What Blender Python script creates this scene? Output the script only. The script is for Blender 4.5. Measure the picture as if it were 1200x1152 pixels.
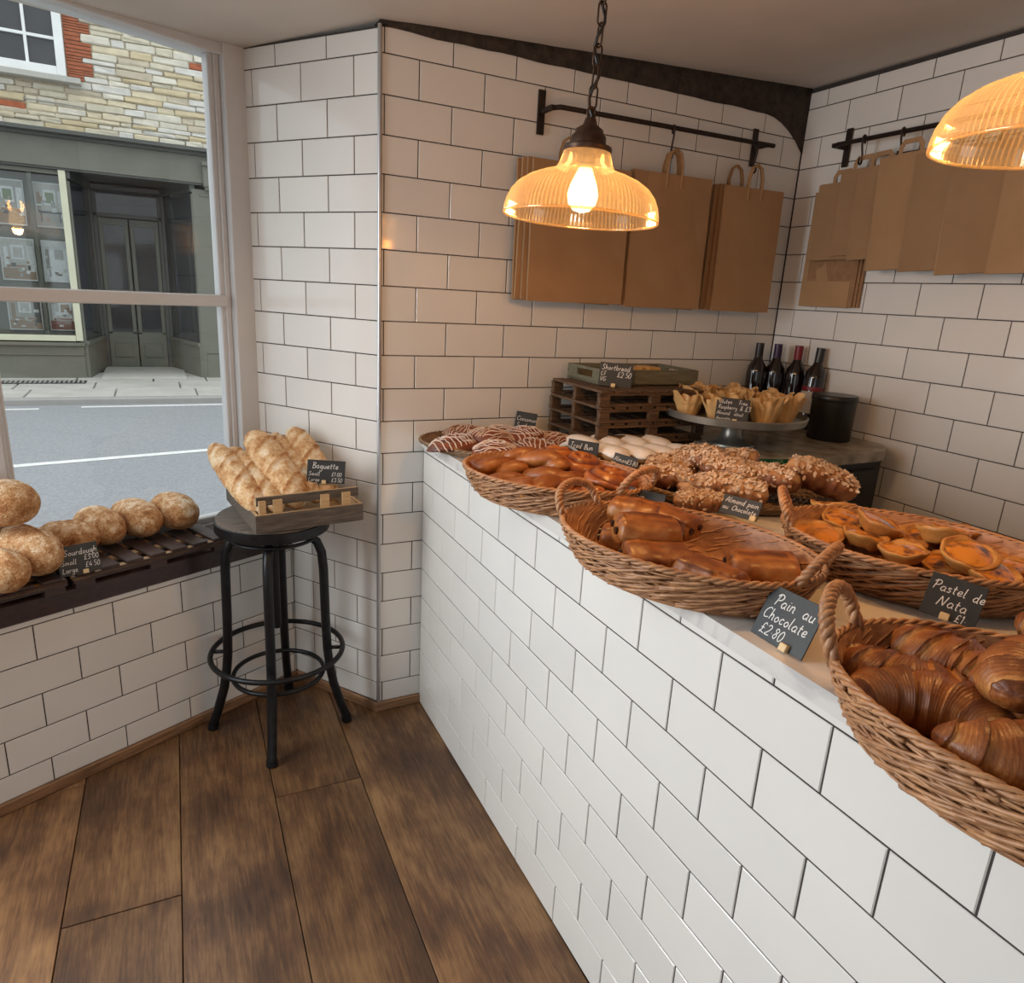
import bpy, math, random
from math import sin, cos, pi, radians, sqrt
from mathutils import Vector, Matrix, Euler, noise
S = bpy.context.scene
C = S.collection
for o in list(bpy.data.objects): bpy.data.objects.remove(o)
rnd = random.Random(7)

# ------------------------------------------------------------------ camera, sky, lights, exposure
cam = bpy.data.cameras.new('camera'); cam_o = bpy.data.objects.new('camera', cam); C.objects.link(cam_o)
cam_o.location = (-0.6069, -2.0970, 1.4211); cam_o.rotation_euler = (1.2973, -0.0541, -0.4631)
cam.sensor_fit = 'HORIZONTAL'; cam.sensor_width = 36; cam.lens = 24.469; cam.clip_start = .02; cam.clip_end = 200
S.camera = cam_o
S.view_settings.view_transform = 'Standard'; S.view_settings.look = 'None'
S.view_settings.gamma = 1; S.view_settings.use_curve_mapping = False
S.view_settings.exposure = 0.13
world = bpy.data.worlds.new('World'); S.world = world; world.use_nodes = True
wn = world.node_tree; wn.nodes.clear()
wo = wn.nodes.new('ShaderNodeOutputWorld'); wb = wn.nodes.new('ShaderNodeBackground'); wt = wn.nodes.new('ShaderNodeTexCoord')
wx_ = wn.nodes.new('ShaderNodeSeparateXYZ'); wr = wn.nodes.new('ShaderNodeValToRGB')
wn.links.new(wt.outputs['Generated'], wx_.inputs[0]); wn.links.new(wx_.outputs['Z'], wr.inputs[0])
wr.color_ramp.elements[0].position = 0.0; wr.color_ramp.elements[0].color = (.62, .66, .70, 1)
wr.color_ramp.elements[1].position = .7; wr.color_ramp.elements[1].color = (.93, .97, 1.0, 1)
wn.links.new(wr.outputs[0], wb.inputs[0]); wb.inputs[1].default_value = 1.7
wn.links.new(wb.outputs[0], wo.inputs[0])

def area(name, loc, target, sx, sy, power, col):
    l = bpy.data.lights.new(name, 'AREA'); l.shape = 'RECTANGLE'; l.size = sx; l.size_y = sy; l.energy = power; l.color = col
    o = bpy.data.objects.new(name, l); C.objects.link(o); o.location = loc
    o.rotation_euler = (Vector(target) - Vector(loc)).to_track_quat('-Z', 'Y').to_euler()
    return o
# daylight through the shop's street windows to the left of and behind the viewer
area('window_daylight_left', (-1.78, -.56, 1.32), (-1.0, -1.45, .95), 1.0, 1.35, 37, (.93, .97, 1.0))

# ------------------------------------------------------------------ helpers
def link(o, parent=None):
    C.objects.link(o)
    if parent is not None: o.parent = parent
    return o
def tag(o, label=None, cat=None, group=None, kind=None):
    if label: o['label'] = label
    if cat: o['category'] = cat
    if group: o['group'] = group
    if kind: o['kind'] = kind
    return o
def thing(name, label, cat, loc=(0, 0, 0), rz=0, group=None, rot=None):
    o = bpy.data.objects.new(name, None); o.empty_display_size = .05
    link(o); o.location = loc; o.rotation_euler = rot if rot is not None else (0, 0, rz)
    return tag(o, label, cat, group)
class MB:
    def __init__(s): s.v = []; s.f = []; s.t = []; s.m = []; s.mi = 0
    def add(s, vs, fs, ts=None):
        b = len(s.v); s.v += [tuple(v) for v in vs]; s.f += [tuple(i + b for i in f) for f in fs]
        s.t += list(ts) if ts else [0.5] * len(vs); s.m += [s.mi] * len(fs); return s
    def box(s, c, d, rot=None, taper=1.0):
        x, y, z = d[0] / 2, d[1] / 2, d[2] / 2
        vs = [Vector((i * x * (taper if k < 0 else 1), j * y * (taper if k < 0 else 1), k * z)) for k in (-1, 1) for j in (-1, 1) for i in (-1, 1)]
        if rot is not None:
            R = Euler(rot).to_matrix(); vs = [R @ v for v in vs]
        c = Vector(c)
        return s.add([v + c for v in vs], [(0, 2, 3, 1), (4, 5, 7, 6), (0, 1, 5, 4), (2, 6, 7, 3), (0, 4, 6, 2), (1, 3, 7, 5)])
    def bbox(s, c, d, bv=.003, rot=None):
        # box with chamfered edges
        X, Y, Z = d[0] / 2, d[1] / 2, d[2] / 2; bv = min(bv, X * .9, Y * .9, Z * .9)
        R = Euler(rot).to_matrix() if rot is not None else Matrix.Identity(3); c = Vector(c)
        idx = {}; vs = []
        for i in (-1, 1):
            for j in (-1, 1):
                for k in (-1, 1):
                    for a in range(3):
                        p = [i * (X - bv), j * (Y - bv), k * (Z - bv)]
                        p[a] = (i * X, j * Y, k * Z)[a]
                        idx[(i, j, k, a)] = len(vs); vs.append(R @ Vector(p) + c)
        fs = []
        g = lambda i, j, k, a: idx[(i, j, k, a)]
        for q in (-1, 1):
            fs.append((g(q, -1, -1, 0), g(q, 1, -1, 0), g(q, 1, 1, 0), g(q, -1, 1, 0))[::q])
            fs.append((g(-1, q, -1, 1), g(-1, q, 1, 1), g(1, q, 1, 1), g(1, q, -1, 1))[::q])
            fs.append((g(-1, -1, q, 2), g(1, -1, q, 2), g(1, 1, q, 2), g(-1, 1, q, 2))[::q])
        for i in (-1, 1):
            for j in (-1, 1):
                fs.append((g(i, j, -1, 0), g(i, j, 1, 0), g(i, j, 1, 1), g(i, j, -1, 1)))
                fs.append((g(i, -1, j, 0), g(i, 1, j, 0), g(i, 1, j, 2), g(i, -1, j, 2)))
                fs.append((g(-1, i, j, 1), g(1, i, j, 1), g(1, i, j, 2), g(-1, i, j, 2)))
                for k in (-1, 1): fs.append((g(i, j, k, 0), g(i, j, k, 1), g(i, j, k, 2)))
        return s.add(vs, fs)
    def tube(s, pts, r, n=6, closed=False, tone=None, cap=True):
        pts = [Vector(p) for p in pts]; N = len(pts); rings = []; up = None; vs = []; ts = []
        for i, p in enumerate(pts):
            if closed: d = pts[(i + 1) % N] - pts[i - 1]
            else: d = pts[min(i + 1, N - 1)] - pts[max(i - 1, 0)]
            if d.length < 1e-9: d = Vector((0, 0, 1))
            d.normalize()
            if up is None:
                up = Vector((0, 0, 1)) if abs(d.z) < .9 else Vector((1, 0, 0))
            u = (up - d * up.dot(d)); 
            if u.length < 1e-6: u = Vector((1, 0, 0)) - d * d.x
            u.normalize(); up = u; w = d.cross(u)
            rr = r(i / (N - 1)) if callable(r) else r
            for k in range(n):
                a = 2 * pi * k / n; vs.append(p + (u * cos(a) + w * sin(a)) * rr); ts.append(tone[i] if tone else .5)
        fs = []
        for i in range(N if closed else N - 1):
            j = (i + 1) % N
            for k in range(n): fs.append((i * n + k, i * n + (k + 1) % n, j * n + (k + 1) % n, j * n + k))
        if not closed and cap: fs += [tuple(range(n))[::-1], tuple((N - 1) * n + k for k in range(n))]
        return s.add(vs, fs, ts)
    def lathe(s, prof, n=24, c=(0, 0, 0), rib=0.0, ribn=60, tone=None, cap=(False, False), sx=1, sy=1):
        vs = []; ts = []
        for i, (r, z) in enumerate(prof):
            for k in range(n):
                a = 2 * pi * k / n; q = r * (1 + rib * (1 if k % 2 else -1)) if rib else r
                vs.append((c[0] + q * cos(a) * sx, c[1] + q * sin(a) * sy, c[2] + z)); ts.append(tone[i] if tone else .5)
        fs = [(i * n + k, i * n + (k + 1) % n, (i + 1) * n + (k + 1) % n, (i + 1) * n + k) for i in range(len(prof) - 1) for k in range(n)]
        if cap[0]: fs.append(tuple(range(n))[::-1])
        if cap[1]: fs.append(tuple((len(prof) - 1) * n + k for k in range(n)))
        return s.add(vs, fs, ts)
    def grid(s, nu, nv, f, closev=True, capu=True):
        # f(u in 0..1, v in 0..1) -> (pos, tone)
        vs = []; ts = []
        for i in range(nu):
            for j in range(nv):
                p, t = f(i / (nu - 1), j / nv if closev else j / (nv - 1)); vs.append(p); ts.append(t)
        fs = []
        for i in range(nu - 1):
            for j in range(nv if closev else nv - 1):
                k = (j + 1) % nv; fs.append((i * nv + j, i * nv + k, (i + 1) * nv + k, (i + 1) * nv + j))
        if capu and closev: fs += [tuple(range(nv))[::-1], tuple((nu - 1) * nv + j for j in range(nv))]
        return s.add(vs, fs, ts)
    def mesh(s, name, mats, smooth=False):
        me = bpy.data.meshes.new(name); me.from_pydata(s.v, [], s.f)
        for m in (mats if isinstance(mats, (list, tuple)) else [mats]): me.materials.append(m)
        at = me.attributes.new('tone', 'FLOAT', 'POINT'); at.data.foreach_set('value', s.t)
        if isinstance(mats, (list, tuple)): me.polygons.foreach_set('material_index', s.m)
        if smooth:
            me.polygons.foreach_set('use_smooth', [True] * len(s.f))
            if smooth is not True: me.set_sharp_from_angle(angle=radians(smooth))
        me.update(); return me
    def obj(s, name, mats, parent=None, smooth=False, loc=None, rot=None, kind=None, label=None):
        o = bpy.data.objects.new(name, s.mesh(name, mats, smooth)); link(o, parent)
        if loc is not None: o.location = loc
        if rot is not None: o.rotation_euler = rot
        if kind: o['kind'] = kind
        if label: o['label'] = label
        return o
def kids(o): return [c for c in bpy.data.objects if c.parent == o]
def dup(root, loc, rot, label=None, scale=None, group=None, children=None):
    r = root.copy(); C.objects.link(r); r.location = loc; r.rotation_euler = rot
    if scale: r.scale = scale if isinstance(scale, tuple) else (scale,) * 3
    if label: r['label'] = label
    if group: r['group'] = group
    for ch in (children if children is not None else list(root.children)):
        c = ch.copy(); C.objects.link(c); c.parent = r
        for g in ch.children:
            d = g.copy(); C.objects.link(d); d.parent = c
    return r

# ------------------------------------------------------------------ materials
def L(nt, a, b): nt.links.new(a, b)
def base_mat(name):
    m = bpy.data.materials.new(name); m.use_nodes = True; nt = m.node_tree
    return m, nt, nt.nodes['Principled BSDF']
def ramp(nt, fac, stops):
    r = nt.nodes.new('ShaderNodeValToRGB'); e = r.color_ramp.elements
    while len(e) > 1: e.remove(e[-1])
    e[0].position = stops[0][0]; e[0].color = (*stops[0][1], 1)
    for p, c in stops[1:]:
        q = e.new(p); q.color = (*c, 1)
    L(nt, fac, r.inputs[0]); return r
def noise_n(nt, scale, detail=4, rough=.55, stretch=None, rand=True, coord='Object', dist=0):
    tc = nt.nodes.new('ShaderNodeTexCoord'); mp = nt.nodes.new('ShaderNodeMapping')
    L(nt, tc.outputs[coord], mp.inputs[0])
    if stretch: mp.inputs['Scale'].default_value = stretch
    if rand:
        oi = nt.nodes.new('ShaderNodeObjectInfo'); mu = nt.nodes.new('ShaderNodeVectorMath'); mu.operation = 'SCALE'
        mu.inputs[0].default_value = (17.3, 9.1, 23.7); L(nt, oi.outputs['Random'], mu.inputs['Scale']); L(nt, mu.outputs[0], mp.inputs['Location'])
    n = nt.nodes.new('ShaderNodeTexNoise'); n.inputs['Scale'].default_value = scale; n.inputs['Detail'].default_value = detail
    n.inputs['Roughness'].default_value = rough; n.inputs['Distortion'].default_value = dist
    L(nt, mp.outputs[0], n.inputs['Vector']); return n
def bump(nt, bsdf, h, strength, dist=.002):
    b = nt.nodes.new('ShaderNodeBump'); b.inputs['Strength'].default_value = strength; b.inputs['Distance'].default_value = dist
    L(nt, h, b.inputs['Height']); L(nt, b.outputs[0], bsdf.inputs['Normal'])
def mat(name, col, rough=.5, metal=0, col2=None, scale=20, stretch=None, bmp=0, bd=.001, coat=0, detail=4, coord='Object', dist=0, lo=.3, hi=.7):
    m, nt, b = base_mat(name)
    b.inputs['Roughness'].default_value = rough; b.inputs['Metallic'].default_value = metal
    if coat: b.inputs['Coat Weight'].default_value = coat; b.inputs['Coat Roughness'].default_value = .08
    n = noise_n(nt, scale, detail, stretch=stretch, coord=coord, dist=dist)
    if col2 is None: col2 = tuple(c * .9 for c in col)
    r = ramp(nt, n.outputs[0], [(lo, col2), (hi, col)]); L(nt, r.outputs[0], b.inputs['Base Color'])
    if bmp: bump(nt, b, n.outputs[0], bmp, bd)
    return m
def crust(name, stops, nscale=60, namp=.35, rough=.5, bmp=.5, bd=.002, stretch=None, coat=0, sss=0):
    # baked crust: colour runs with the modelled ridges ('tone') plus grain
    m, nt, b = base_mat(name)
    at = nt.nodes.new('ShaderNodeAttribute'); at.attribute_name = 'tone'
    n = noise_n(nt, nscale, 5, .6, stretch=stretch); n2 = noise_n(nt, nscale * .22, 3)
    a1 = nt.nodes.new('ShaderNodeMath'); a1.operation = 'MULTIPLY_ADD'; L(nt, n.outputs[0], a1.inputs[0]); a1.inputs[1].default_value = namp; L(nt, at.outputs['Fac'], a1.inputs[2])
    a2 = nt.nodes.new('ShaderNodeMath'); a2.operation = 'MULTIPLY_ADD'; L(nt, n2.outputs[0], a2.inputs[0]); a2.inputs[1].default_value = namp; L(nt, a1.outputs[0], a2.inputs[2])
    a3 = nt.nodes.new('ShaderNodeMath'); a3.operation = 'SUBTRACT'; L(nt, a2.outputs[0], a3.inputs[0]); a3.inputs[1].default_value = namp
    r = ramp(nt, a3.outputs[0], stops); L(nt, r.outputs[0], b.inputs['Base Color'])
    b.inputs['Roughness'].default_value = rough
    if coat: b.inputs['Coat Weight'].default_value = coat; b.inputs['Coat Roughness'].default_value = .25
    bump(nt, b, n.outputs[0], bmp, bd); return m
M = {}
M['tile'] = mat('white_glazed_tile', (.765, .75, .715), .09, col2=(.725, .71, .675), scale=3, bmp=.03, bd=.004)
def tile_bump():
    m = M['tile']; nt = m.node_tree; b = nt.nodes['Principled BSDF']
    oi = nt.nodes.new('ShaderNodeObjectInfo'); hs = nt.nodes.new('ShaderNodeHueSaturation')
    mr = nt.nodes.new('ShaderNodeMapRange'); L(nt, oi.outputs['Random'], mr.inputs[0]); mr.inputs[3].default_value = .965; mr.inputs[4].default_value = 1.02
    src = b.inputs['Base Color'].links[0].from_socket; L(nt, src, hs.inputs['Color']); L(nt, mr.outputs[0], hs.inputs['Value']); L(nt, hs.outputs[0], b.inputs['Base Color'])
tile_bump()
M['grout'] = mat('dark_grout', (.055, .048, .045), .9, col2=(.035, .03, .028), scale=80, bmp=.3)
M['ceiling'] = mat('cream_plaster', (.60, .56, .51), .85, col2=(.55, .51, .465), scale=4, bmp=.25, bd=.004, detail=6)
M['plaster'] = mat('white_plaster', (.7, .68, .65), .8, scale=4, bmp=.1)
M['beam'] = mat('rough_dark_mortar', (.06, .045, .032), .95, col2=(.022, .016, .012), scale=30, bmp=1, bd=.01)
M['steel_trim'] = mat('satin_steel_trim', (.55, .55, .56), .3, .8, scale=10)
M['skirt'] = mat('oak_skirting', (.33, .18, .09), .5, col2=(.13, .065, .03), scale=9, stretch=(1, 1, 12), bmp=.3)
M['white_paint'] = mat('white_gloss_paint', (.64, .65, .66), .3, col2=(.60, .61, .62), scale=6, bmp=.05)
M['ledge'] = mat('dark_stained_ledge', (.055, .026, .022), .35, col2=(.025, .012, .011), scale=12, stretch=(1, 8, 8), bmp=.15)
M['pallet'] = mat('dark_stained_pallet_wood', (.075, .042, .034), .5, col2=(.03, .017, .014), scale=12, stretch=(1, 6, 6), bmp=.3)
M['pale_wood'] = mat('raw_pale_pine', (.52, .34, .18), .6, col2=(.36, .21, .10), scale=18, stretch=(1, 1, 6), bmp=.2)
M['grey_wood'] = mat('weathered_grey_wood', (.13, .10, .075), .7, col2=(.05, .038, .028), scale=14, stretch=(1, 9, 9), bmp=.4)
M['crate_in'] = mat('crate_bare_pine', (.55, .38, .20), .6, col2=(.42, .26, .12), scale=16, stretch=(1, 7, 7), bmp=.2)
M['brown_pallet'] = mat('old_brown_crate_wood', (.15, .085, .042), .7, col2=(.045, .024, .012), scale=16, stretch=(1, 7, 7), bmp=.4)
M['tray_wood'] = mat('grey_green_tray_wood', (.19, .18, .12), .7, col2=(.10, .095, .06), scale=14, stretch=(1, 7, 7), bmp=.3)
M['iron'] = mat('black_iron', (.022, .022, .024), .38, .6, col2=(.012, .012, .013), scale=40, bmp=.15)
M['rail_iron'] = mat('rusty_black_iron', (.045, .028, .02), .5, .5, col2=(.02, .014, .012), scale=60, bmp=.4)
M['antique'] = mat('antique_brown_metal', (.09, .05, .03), .4, .7, col2=(.04, .022, .014), scale=60, bmp=.2)
M['marble'] = mat('pale_marble', (.66, .64, .61), .18, col2=(.50, .49, .48), scale=5, dist=2.5, detail=8, lo=.32, hi=.48)
M['granite'] = mat('brown_marble_top', (.42, .37, .28), .25, col2=(.19, .155, .105), scale=16, detail=8)
M['black'] = mat('black_appliance', (.012, .011, .011), .35, scale=10)
M['can'] = mat('black_canister_enamel', (.022, .019, .016), .35, .3, scale=20)
M['slate'] = mat('chalkboard_slate', (.030, .034, .036), .55, col2=(.022, .025, .027), scale=50, bmp=.1)
M['chalk'] = mat('white_chalk_ink', (.82, .80, .77), .8, col2=(.68, .66, .63), scale=300)
M['clip'] = mat('pale_clip_wood', (.72, .55, .30), .6, scale=60)
M['kraft'] = mat('kraft_paper', (.38, .225, .11), .75, col2=(.33, .19, .088), scale=7, bmp=.25, bd=.004, detail=5)
M['kraft2'] = mat('kraft_paper_edge', (.33, .18, .085), .8, col2=(.25, .13, .06), scale=40, stretch=(1, 30, 1), bmp=.3)
def vary(m, lo, hi):
    nt = m.node_tree; b = nt.nodes['Principled BSDF']; oi = nt.nodes.new('ShaderNodeObjectInfo'); hs = nt.nodes.new('ShaderNodeHueSaturation'); mr = nt.nodes.new('ShaderNodeMapRange')
    L(nt, oi.outputs['Random'], mr.inputs[0]); mr.inputs[3].default_value = lo; mr.inputs[4].default_value = hi
    src = b.inputs['Base Color'].links[0].from_socket; L(nt, src, hs.inputs['Color']); L(nt, mr.outputs[0], hs.inputs['Value']); L(nt, hs.outputs[0], b.inputs['Base Color'])
vary(M['kraft'], .80, 1.08)
M['string'] = mat('paper_cord', (.42, .24, .10), .8, col2=(.28, .15, .06), scale=200, bmp=.5)
M['parch'] = mat('parchment_paper', (.60, .38, .16), .55, col2=(.50, .29, .11), scale=20, bmp=.2)
M['tissue'] = mat('greaseproof_paper', (.5, .47, .42), .7, scale=30, bmp=.2)
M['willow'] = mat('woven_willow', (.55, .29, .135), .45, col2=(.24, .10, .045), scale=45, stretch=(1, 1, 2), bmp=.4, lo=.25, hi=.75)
M['willow_d'] = mat('dark_grey_willow', (.30, .19, .10), .55, col2=(.13, .075, .04), scale=45, stretch=(1, 1, 2), bmp=.4)  # darker, greyer willow for the shallow platters
M['bottle'] = mat('dark_bottle_glass', (.012, .006, .005), .06, scale=5, coat=.5)
M['zinc'] = mat('zinc_metal', (.40, .39, .35), .38, .75, col2=(.28, .27, .24), scale=14, bmp=.1)
M['label'] = mat('bottle_label_paper', (.50, .45, .38), .7, col2=(.42, .36, .30), scale=60)
M['red'] = mat('red_capsule', (.20, .015, .02), .35, scale=30)
M['purple'] = mat('purple_capsule', (.03, .012, .05), .35, scale=30)
M['green_glass'] = mat('green_edged_glass', (.01, .12, .05), .1, scale=10)
M['sugar'] = mat('icing_fondant', (.84, .78, .71), .4, col2=(.77, .69, .61), scale=30, bmp=.15)
M['drizzle'] = mat('icing_drizzle', (.74, .60, .50), .3, col2=(.60, .44, .34), scale=60)
M['choc'] = mat('dark_chocolate', (.035, .014, .009), .3, scale=60, bmp=.3)
M['flake'] = mat('almond_flakes_dusted_with_sugar', (.74, .60, .46), .75, col2=(.42, .23, .11), scale=60, bmp=.3)
M['custard'] = mat('scorched_custard', (.62, .235, .025), .16, col2=(.085, .018, .006), scale=38, detail=5, lo=.34, hi=.52, coat=.5, bmp=.15)
M['short'] = mat('shortbread', (.62, .38, .13), .7, col2=(.52, .29, .09), scale=70, bmp=.5)
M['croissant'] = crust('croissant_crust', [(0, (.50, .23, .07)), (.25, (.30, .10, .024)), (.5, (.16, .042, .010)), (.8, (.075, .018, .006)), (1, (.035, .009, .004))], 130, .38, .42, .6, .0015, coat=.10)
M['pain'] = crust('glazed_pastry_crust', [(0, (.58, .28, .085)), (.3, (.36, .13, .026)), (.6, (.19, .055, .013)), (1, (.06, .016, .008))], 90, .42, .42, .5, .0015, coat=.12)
M['danish'] = crust('glossy_danish_crust', [(0, (.60, .25, .055)), (.3, (.36, .105, .018)), (.6, (.16, .034, .009)), (1, (.05, .011, .006))], 90, .42, .32, .5, .0015, coat=.3)
M['cinnamon'] = crust('cinnamon_swirl_crust', [(0, (.34, .12, .05)), (.35, (.20, .055, .022)), (.7, (.10, .025, .012)), (1, (.05, .014, .008))], 90, .42, .35, .5, .0015, coat=.2)
M['sourdough'] = crust('floured_sourdough_crust', [(0, (.84, .68, .50)), (.22, (.66, .43, .23)), (.45, (.50, .25, .095)), (.75, (.30, .115, .035)), (1, (.14, .045, .015))], 190, 1.15, .85, 1, .005)
M['baguette'] = crust('floured_baguette_crust', [(0, (.82, .66, .46)), (.3, (.66, .42, .20)), (.6, (.46, .21, .075)), (1, (.22, .08, .03))], 110, 1.0, .75, 1, .004)
M['almondp'] = crust('almond_pastry_crust', [(0, (.52, .30, .14)), (.3, (.30, .12, .035)), (.6, (.13, .036, .011)), (1, (.05, .015, .007))], 70, .5, .5, .6, .002)
M['bun'] = crust('soft_bun_crust', [(0, (.55, .30, .12)), (.5, (.35, .14, .04)), (1, (.18, .06, .02))], 40, .3, .5, .2, .001)
M['tartshell'] = crust('flaky_tart_shell', [(0, (.60, .34, .10)), (.4, (.42, .18, .04)), (.8, (.20, .055, .012)), (1, (.10, .025, .01))], 60, .5, .45, .6, .0015)
M['muffin'] = crust('muffin_crumb', [(0, (.36, .16, .05)), (.6, (.18, .06, .018)), (1, (.08, .025, .01))], 60, .5, .7, .6, .002)

def floor_mat():
    m, nt, b = base_mat('smoked_oak_plank')
    tc = nt.nodes.new('ShaderNodeTexCoord'); oi = nt.nodes.new('ShaderNodeObjectInfo')
    mu = nt.nodes.new('ShaderNodeVectorMath'); mu.operation = 'SCALE'; mu.inputs[0].default_value = (3.1, 7.7, 5.3); L(nt, oi.outputs['Random'], mu.inputs['Scale'])
    mp = nt.nodes.new('ShaderNodeMapping'); L(nt, tc.outputs['Object'], mp.inputs[0]); L(nt, mu.outputs[0], mp.inputs['Location']); mp.inputs['Scale'].default_value = (1, .13, 1)
    d1 = nt.nodes.new('ShaderNodeTexNoise'); d1.inputs['Scale'].default_value = 6; d1.inputs['Detail'].default_value = 3; L(nt, mp.outputs[0], d1.inputs['Vector'])
    wv = nt.nodes.new('ShaderNodeMath'); wv.operation = 'MULTIPLY'; wv.inputs[1].default_value = 75; L(nt, d1.outputs[0], wv.inputs[0])
    sn = nt.nodes.new('ShaderNodeMath'); sn.operation = 'SINE'; L(nt, wv.outputs[0], sn.inputs[0])
    fine = noise_n(nt, 30, 5, .65, stretch=(6, .4, 6), dist=.3); big = noise_n(nt, 3.5, 4, .6, stretch=(1.6, 1, 1))
    a = nt.nodes.new('ShaderNodeMath'); a.operation = 'MULTIPLY_ADD'; a.inputs[1].default_value = .035; L(nt, sn.outputs[0], a.inputs[0]); L(nt, big.outputs[0], a.inputs[2])
    c = nt.nodes.new('ShaderNodeMath'); c.operation = 'MULTIPLY_ADD'; c.inputs[1].default_value = .55; L(nt, fine.outputs[0], c.inputs[0]); L(nt, a.outputs[0], c.inputs[2])
    r = ramp(nt, c.outputs[0], [(.50, (.040, .019, .010)), (.70, (.088, .042, .019)), (.82, (.145, .073, .031)), (1.0, (.23, .125, .053))])
    hs = nt.nodes.new('ShaderNodeHueSaturation'); mr = nt.nodes.new('ShaderNodeMapRange'); L(nt, oi.outputs['Random'], mr.inputs[0]); mr.inputs[3].default_value = .85; mr.inputs[4].default_value = 1.5
    L(nt, mr.outputs[0], hs.inputs['Value']); L(nt, r.outputs[0], hs.inputs['Color']); L(nt, hs.outputs[0], b.inputs['Base Color'])
    rr = ramp(nt, fine.outputs[0], [(.3, (.50,) * 3), (.7, (.33,) * 3)]); L(nt, rr.outputs[0], b.inputs['Roughness'])
    bump(nt, b, c.outputs[0], .3, .0015); return m
M['floor'] = floor_mat()

def glass_mat(name, tint=(1, 1, 1), refl=1.0):
    m = bpy.data.materials.new(name); m.use_nodes = True; nt = m.node_tree; nt.nodes.clear()
    o = nt.nodes.new('ShaderNodeOutputMaterial'); t = nt.nodes.new('ShaderNodeBsdfTransparent'); g = nt.nodes.new('ShaderNodeBsdfGlossy')
    f = nt.nodes.new('ShaderNodeFresnel'); f.inputs[0].default_value = 1.5; mx = nt.nodes.new('ShaderNodeMixShader')
    mu = nt.nodes.new('ShaderNodeMath'); mu.operation = 'MULTIPLY'; mu.inputs[1].default_value = refl
    t.inputs[0].default_value = (*tint, 1); g.inputs['Roughness'].default_value = .01
    L(nt, f.outputs[0], mu.inputs[0]); L(nt, mu.outputs[0], mx.inputs[0]); L(nt, t.outputs[0], mx.inputs[1]); L(nt, g.outputs[0], mx.inputs[2]); L(nt, mx.outputs[0], o.inputs[0])
    return m
M['pane'] = glass_mat('window_glass', (.96, .98, .97), 1.1)
M['dark_pane'] = mat('dark_room_behind_glass', (.05, .055, .06), .04, col2=(.03, .033, .036), scale=2)
def shade_mat():
    m = bpy.data.materials.new('ribbed_amber_glass'); m.use_nodes = True; nt = m.node_tree; nt.nodes.clear()
    o = nt.nodes.new('ShaderNodeOutputMaterial'); t = nt.nodes.new('ShaderNodeBsdfTransparent'); g = nt.nodes.new('ShaderNodeBsdfGlossy')
    tr = nt.nodes.new('ShaderNodeBsdfTranslucent'); df = nt.nodes.new('ShaderNodeBsdfDiffuse'); m1 = nt.nodes.new('ShaderNodeMixShader'); m2 = nt.nodes.new('ShaderNodeMixShader'); m3 = nt.nodes.new('ShaderNodeMixShader')
    t.inputs[0].default_value = (.97, .86, .68, 1); tr.inputs[0].default_value = (.50, .43, .31, 1); df.inputs[0].default_value = (.40, .35, .27, 1)
    g.inputs['Roughness'].default_value = .10; g.inputs[0].default_value = (1, .93, .8, 1)
    m3.inputs[0].default_value = .35; L(nt, tr.outputs[0], m3.inputs[1]); L(nt, df.outputs[0], m3.inputs[2])
    lw = nt.nodes.new('ShaderNodeLayerWeight'); lw.inputs[0].default_value = .35
    mr = nt.nodes.new('ShaderNodeMapRange'); L(nt, lw.outputs['Facing'], mr.inputs[0]); mr.inputs[3].default_value = .26; mr.inputs[4].default_value = .72
    L(nt, mr.outputs[0], m1.inputs[0]); L(nt, t.outputs[0], m1.inputs[1]); L(nt, m3.outputs[0], m1.inputs[2])
    m2.inputs[0].default_value = .14; L(nt, m1.outputs[0], m2.inputs[1]); L(nt, g.outputs[0], m2.inputs[2]); L(nt, m2.outputs[0], o.inputs[0])
    return m
M['shade'] = shade_mat()
def emis(name, col, st):
    m = bpy.data.materials.new(name); m.use_nodes = True; nt = m.node_tree; nt.nodes.clear()
    o = nt.nodes.new('ShaderNodeOutputMaterial'); e = nt.nodes.new('ShaderNodeEmission'); e.inputs[0].default_value = (*col, 1); e.inputs[1].default_value = st
    L(nt, e.outputs[0], o.inputs[0]); return m
M['bulb'] = emis('lit_bulb', (1, .66, .30), 9)

# ------------------------------------------------------------------ room shell
Z0 = 2.0422; H = .102; P = .10095
def CZ(x): return 2.12 + .0588 * x          # old ceiling, rising to the right
_tc = {}
def tile_mesh(w, h):
    k = (round(w, 4), round(h, 4))
    if k not in _tc:
        b = MB(); W, Hh, t, c = w / 2, h / 2, .007, .0014; c = min(c, W * .4, Hh * .4)
        vs = [(-W, t, -Hh), (W, t, -Hh), (W, t, Hh), (-W, t, Hh), (-W, c, -Hh), (W, c, -Hh), (W, c, Hh), (-W, c, Hh), (-W + c, 0, -Hh + c), (W - c, 0, -Hh + c), (W - c, 0, Hh - c), (-W + c, 0, Hh - c)]
        fs = [(8, 9, 10, 11)] + [(i + 4, (i + 1) % 4 + 4, (i + 1) % 4 + 8, i + 8) for i in range(4)] + [(i, (i + 1) % 4, (i + 1) % 4 + 4, i + 4) for i in range(4)]
        b.add(vs, fs); me = b.mesh('tile', M['tile']); _tc[k] = me
    return _tc[k]
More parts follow.
